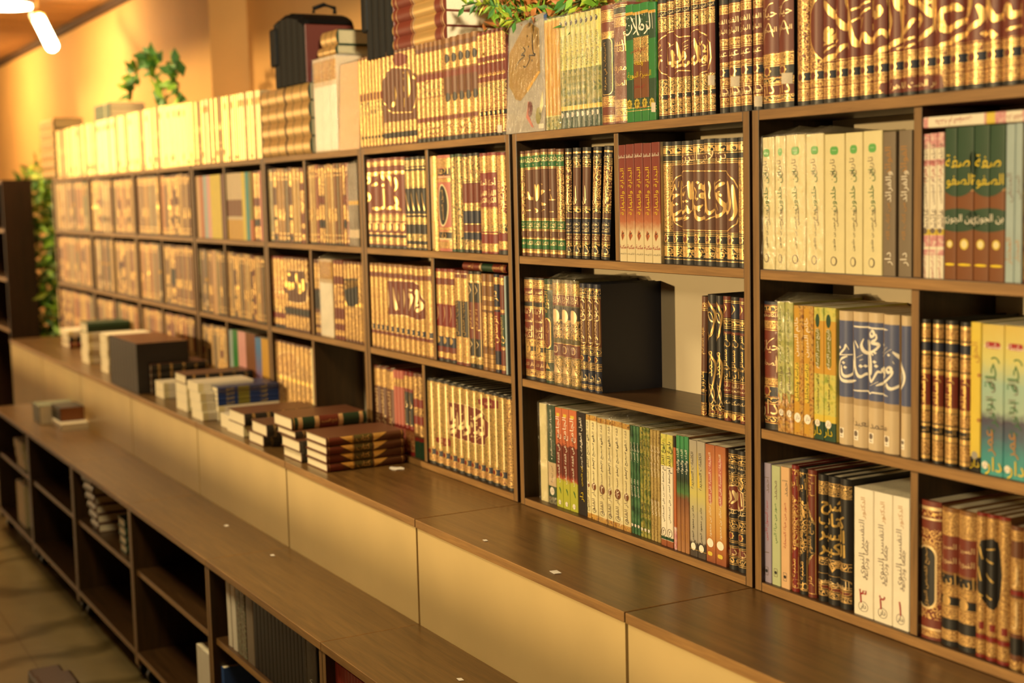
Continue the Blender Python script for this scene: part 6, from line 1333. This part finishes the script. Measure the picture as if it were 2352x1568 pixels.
lie_y((xr_, .012, 0), Z2+_tz+.001, .02, xr_-xl_, .16, 'flatred', 'red and green gilt book lying flat across the right end of a row')

# all the remaining spines far along the wall, too many and too blurred to count
if STUFF.f:
    keys = sorted(set(STUFF.m)); ix = {k: i for i, k in enumerate(keys)}
    o = mesh_obj('rows_of_books', STUFF.v, STUFF.f, keys, [ix[k] for k in STUFF.m], None, True, uv=STUFF.uv, normals=STUFF.n)
    tag(o, 'massed rows of tan and gilt books filling the blurred far bookcases', 'books', None, 'stuff')
# ------------------------------------------------------------------ foliage, lamps, small things
plain('leafg', 'green leaf', '7fae34', rough=0.5, scale=30, var=0.25); plain('leafd', 'dark leaf', '447a30', rough=0.5, scale=30, var=0.2); plain('leafo', 'orange leaf', 'cf8444', rough=0.55, scale=30, var=0.2); plain('leafy', 'yellow green leaf', 'aebc3a', rough=0.5, scale=30, var=0.2)
plain('stem', 'plant stem', '4a5a24', rough=0.6)
def leaf(m, p, d, L, W, mat, r):
    d = Vector(d).normalized(); s = d.cross(Vector((r.uniform(-1, 1), r.uniform(-1, 1), r.uniform(-1, 1)))).normalized(); n = d.cross(s)
    p = Vector(p); a = p+d*L*.5+s*W*.5+n*L*.06; b = p+d*L; c = p+d*L*.5-s*W*.5+n*L*.06; e = p+d*L*.5
    m.poly([p, e, a], mat); m.poly([e, b, a], mat); m.poly([p, c, e], mat); m.poly([e, c, b], mat)
def foliage(name, root, n, box_, mats, L, seed, dens=None):
    r = random.Random(seed); m = MB(); (x0, y0, z0), (x1, y1, z1) = box_
    for i in range(n):
        p = (r.uniform(x0, x1), r.uniform(y0, y1), r.uniform(z0, z1))
        if dens and not dens(p, r): continue
        leaf(m, p, (r.uniform(-1, 1), r.uniform(-1, .5), r.uniform(-.8, 1)), L*r.uniform(.6, 1.3), L*r.uniform(.25, .5), r.choice(mats), r)
    return m.build(name, root)
# garland over the top row
gx0, gx1 = xat(1150, .08, ztop+.08), xat(1500, .08, ztop+.08)
g = empty('garland', ((gx0+gx1)/2, .08, ztop)); tag(g, 'green and orange leafy garland lying along the top of the books', 'garland')
foliage('foliage', g, 1900, ((-(gx1-gx0)/2, -.05, -.012), ((gx1-gx0)/2, .08, .16)), ['leafg', 'leafg', 'leafy', 'leafo', 'leafd', 'leafo'], .042, 2)
m = MB(); r_ = random.Random(4); gc = (gx0+gx1)/2
for k in range(16):
    x = r_.uniform(-.2, .2); m.tube([(x, .03, .01), (x+.03, 0, .06), (x+.08*r_.uniform(-1, 1), -.05, .10*r_.random()+.01)], .0016, 'stem', 5)
sp = [hit(px, py, 1, -.02) for px, py in ((1185, 48), (1160, 28), (1130, 12), (1095, 6), (1062, 14))]
m.tube([(p.x-gc, p.y-.08, p.z-ztop) for p in sp], .002, 'stem', 5); m.build('stem', g)
m = MB()
for k in range(46):
    t = r_.random()*3.99; i = int(t); p = sp[i].lerp(sp[i+1], t-i); leaf(m, (p.x-gc, p.y-.08, p.z-ztop), (r_.uniform(-1, .4), -.3, r_.uniform(-1, .8)), .035, .012, r_.choice(['leafg', 'leafd', 'leafy']), r_)
m.build('sprig', g)
# twigs on the far cases
def twig(pts, y, lab, seed):
    r = random.Random(seed); P = [hit(px, py, 1, y) for px, py in pts]; b = P[0]
    o = empty('leafy_twig', b); tag(o, lab, 'plant'); m = MB(); m.tube([p-b for p in P], .004, 'stem', 6); m.build('stem', o); m = MB()
    for k in range(30):
        t = r.random()*(len(P)-1.01); i = int(t); p = P[i].lerp(P[i+1], t-i)-b; leaf(m, p, (r.uniform(-1, 1), r.uniform(-.6, .2), r.uniform(-.5, 1)), .085, .045, r.choice(['leafd', 'leafd', 'leafg']), r)
    m.build('foliage', o)
twig([(385, 245), (375, 225), (360, 190), (352, 165), (355, 138), (335, 125)], .1, 'taller dark leafy twig rising behind the far top books', 5)
twig([(405, 235), (410, 200), (400, 175), (412, 130)], .12, 'thin leafy twig right of the taller twig on far cases', 6)
twig([(302, 225), (303, 200), (312, 172), (318, 155)], .11, 'short leafy twig standing behind the grey wrapped stack', 8)
# climbing plant at the far end
pl = empty('climbing_plant', (-6.85, .24, ZF)); tag(pl, 'tall bushy green plant at the far end of the bookcases', 'plant')
plain('leafk', 'olive leaf', '4d6424', rough=0.5, scale=30, var=0.25)
foliage('foliage', pl, 2600, ((-.75, -.20, .62), (.45, .13, 2.05)), ['leafk', 'leafd', 'leafk', 'leafg', 'leafd', 'leafy'], .095, 11, lambda p, r: p[2] < 1.9-.35*abs(p[0]+.2)+.1*r.random())
m = MB(); m.tube([(0, 0, .0), (.03, .02, .6), (-.03, 0, 1.3), (0, .02, 1.9)], .02, 'stem', 8); m.build('stem', pl)
# dark bookcase beyond the bench end
wood('wdx', 'dark brown veneer', '2c1a10', '45291a', 'Z', rough=0.5)
DX, DYf, DYb, DZT = -6.93, -.175, .0, .905
db = empty('dark_bookcase', (-7.38, (DYf+DYb)/2, ZF)); tag(db, 'dark brown bookcase at the far left edge, seen side on', 'bookcase')
o = lambda x, y, z: (x+7.38, y-(DYf+DYb)/2, z-ZF)
for x in (DX-.02, DX-.9): box('side_panel', o(x, DYf, ZF), o(x+.02, DYb, DZT), 'wdx', db)
for z in (-.02, .292, .59, DZT-.02): box('shelf', o(DX-.88, DYf+.003, z), o(DX-.0205, DYb-.011, z+.02), 'wd', db, 'we')
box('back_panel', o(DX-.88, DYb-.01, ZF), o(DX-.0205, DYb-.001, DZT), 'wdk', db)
# lamps
emit('tube', 'glowing lamp tube', (1.0, 0.80, 0.45), 30.0); emit('disc', 'glowing lamp disc', (1.0, 0.86, 0.55), 22.0); plain('brass', 'lamp housing', 'b08a4a', rough=0.35, metal=0.8)
a = hit(90, 46, 1, .05); b = hit(120, 106, 1, .05)
L = empty('pendant_lamp', a); tag(L, 'glowing tilted tube lamp hanging at upper left', 'lamp')
m = MB(); m.tube([(0, 0, 0), b-a], .036, 'tube', 16); m.build('bulb', L, 0, False)
m = MB(); d = (b-a).normalized(); m.tube([-d*.06, -d*.004], .045, 'brass', 16); m.build('cap', L); m = MB(); m.tube([-d*.05, (-.02, 0, ZC-.03-a.z)], .006, 'brass', 8); m.build('rod', L)
c = hit(8, 6, 2, ZC-.035)
L2 = empty('ceiling_lamp', c); tag(L2, 'bright round ceiling lamp cut by the upper left corner', 'lamp')
m = MB(); m.tube([(0, 0, -.03), (0, 0, 0.004)], .16, 'disc', 32); m.build('diffuser', L2); m = MB(); m.tube([(0, 0, -.012), (0, 0, .0045)], .18, 'brass', 32); m.build('rim', L2)
# paper scraps on the ledges
plain('scrap', 'white paper scrap', 'e8e2d6', rough=0.7)
for k, (px, py, z, s, lab) in enumerate(((1276, 1314, 0, .017, 'white price slip lying on the bare bench top'), (1115, 1241, 0, .009, 'tiny white paper shred on the bare bench near its far end'), (520, 1207, ZL, .014, 'white paper scrap on the low ledge left of the black volumes'), (626, 1275, ZL, .012, 'small white scrap on low ledge at the joint above black volumes'), (1057, 1560, ZL, .012, 'white scrap at the lower picture edge on the low ledge'), (912, 1076, 0, .03, 'pale torn paper beside the four brown gilt books'))):
    p = hit(px, py, 2, z+.0006); r = random.Random(k); m = MB(); n = 9 if k == 5 else 4
    top = [(s*(1.0 if k != 5 else r.uniform(.5, 1.2))*math.cos(2*math.pi*i/n+.6), s*.62*math.sin(2*math.pi*i/n+.6), .0004+.001*r.random()) for i in range(n)]
    m.poly(top, 'scrap'); m.poly([(q[0], q[1], 0) for q in reversed(top)], 'scrap')
    for i in range(n):
        a_, b_ = top[i], top[(i+1) % n]; m.poly([(a_[0], a_[1], 0), (b_[0], b_[1], 0), b_, a_], 'scrap')
    q = m.build('paper_scrap'); q.location = p; tag(q, lab, 'paper')
# dark brown case on the floor
plain('brownleather', 'dark brown leather', '3a2415', rough=0.4, bump=0.3, scale=120)
p = hit(115, 1568, 2, ZF+.05); bc = empty('leather_case', (p.x, p.y, ZF)); tag(bc, 'dark brown leather case on the marble floor, cut by the frame', 'case')
p1 = hit(52, 1560, 2, ZF+.1); p2 = hit(180, 1552, 2, ZF+.115)
m = MB(); m.box((-.13, -.05, 0), (.03, .06, .07), 'brownleather'); m.build('lower_part', bc, .012); m = MB(); m.box((.0, -.055, .0), (.15, .07, .088), 'brownleather'); m.build('raised_part', bc, .014)
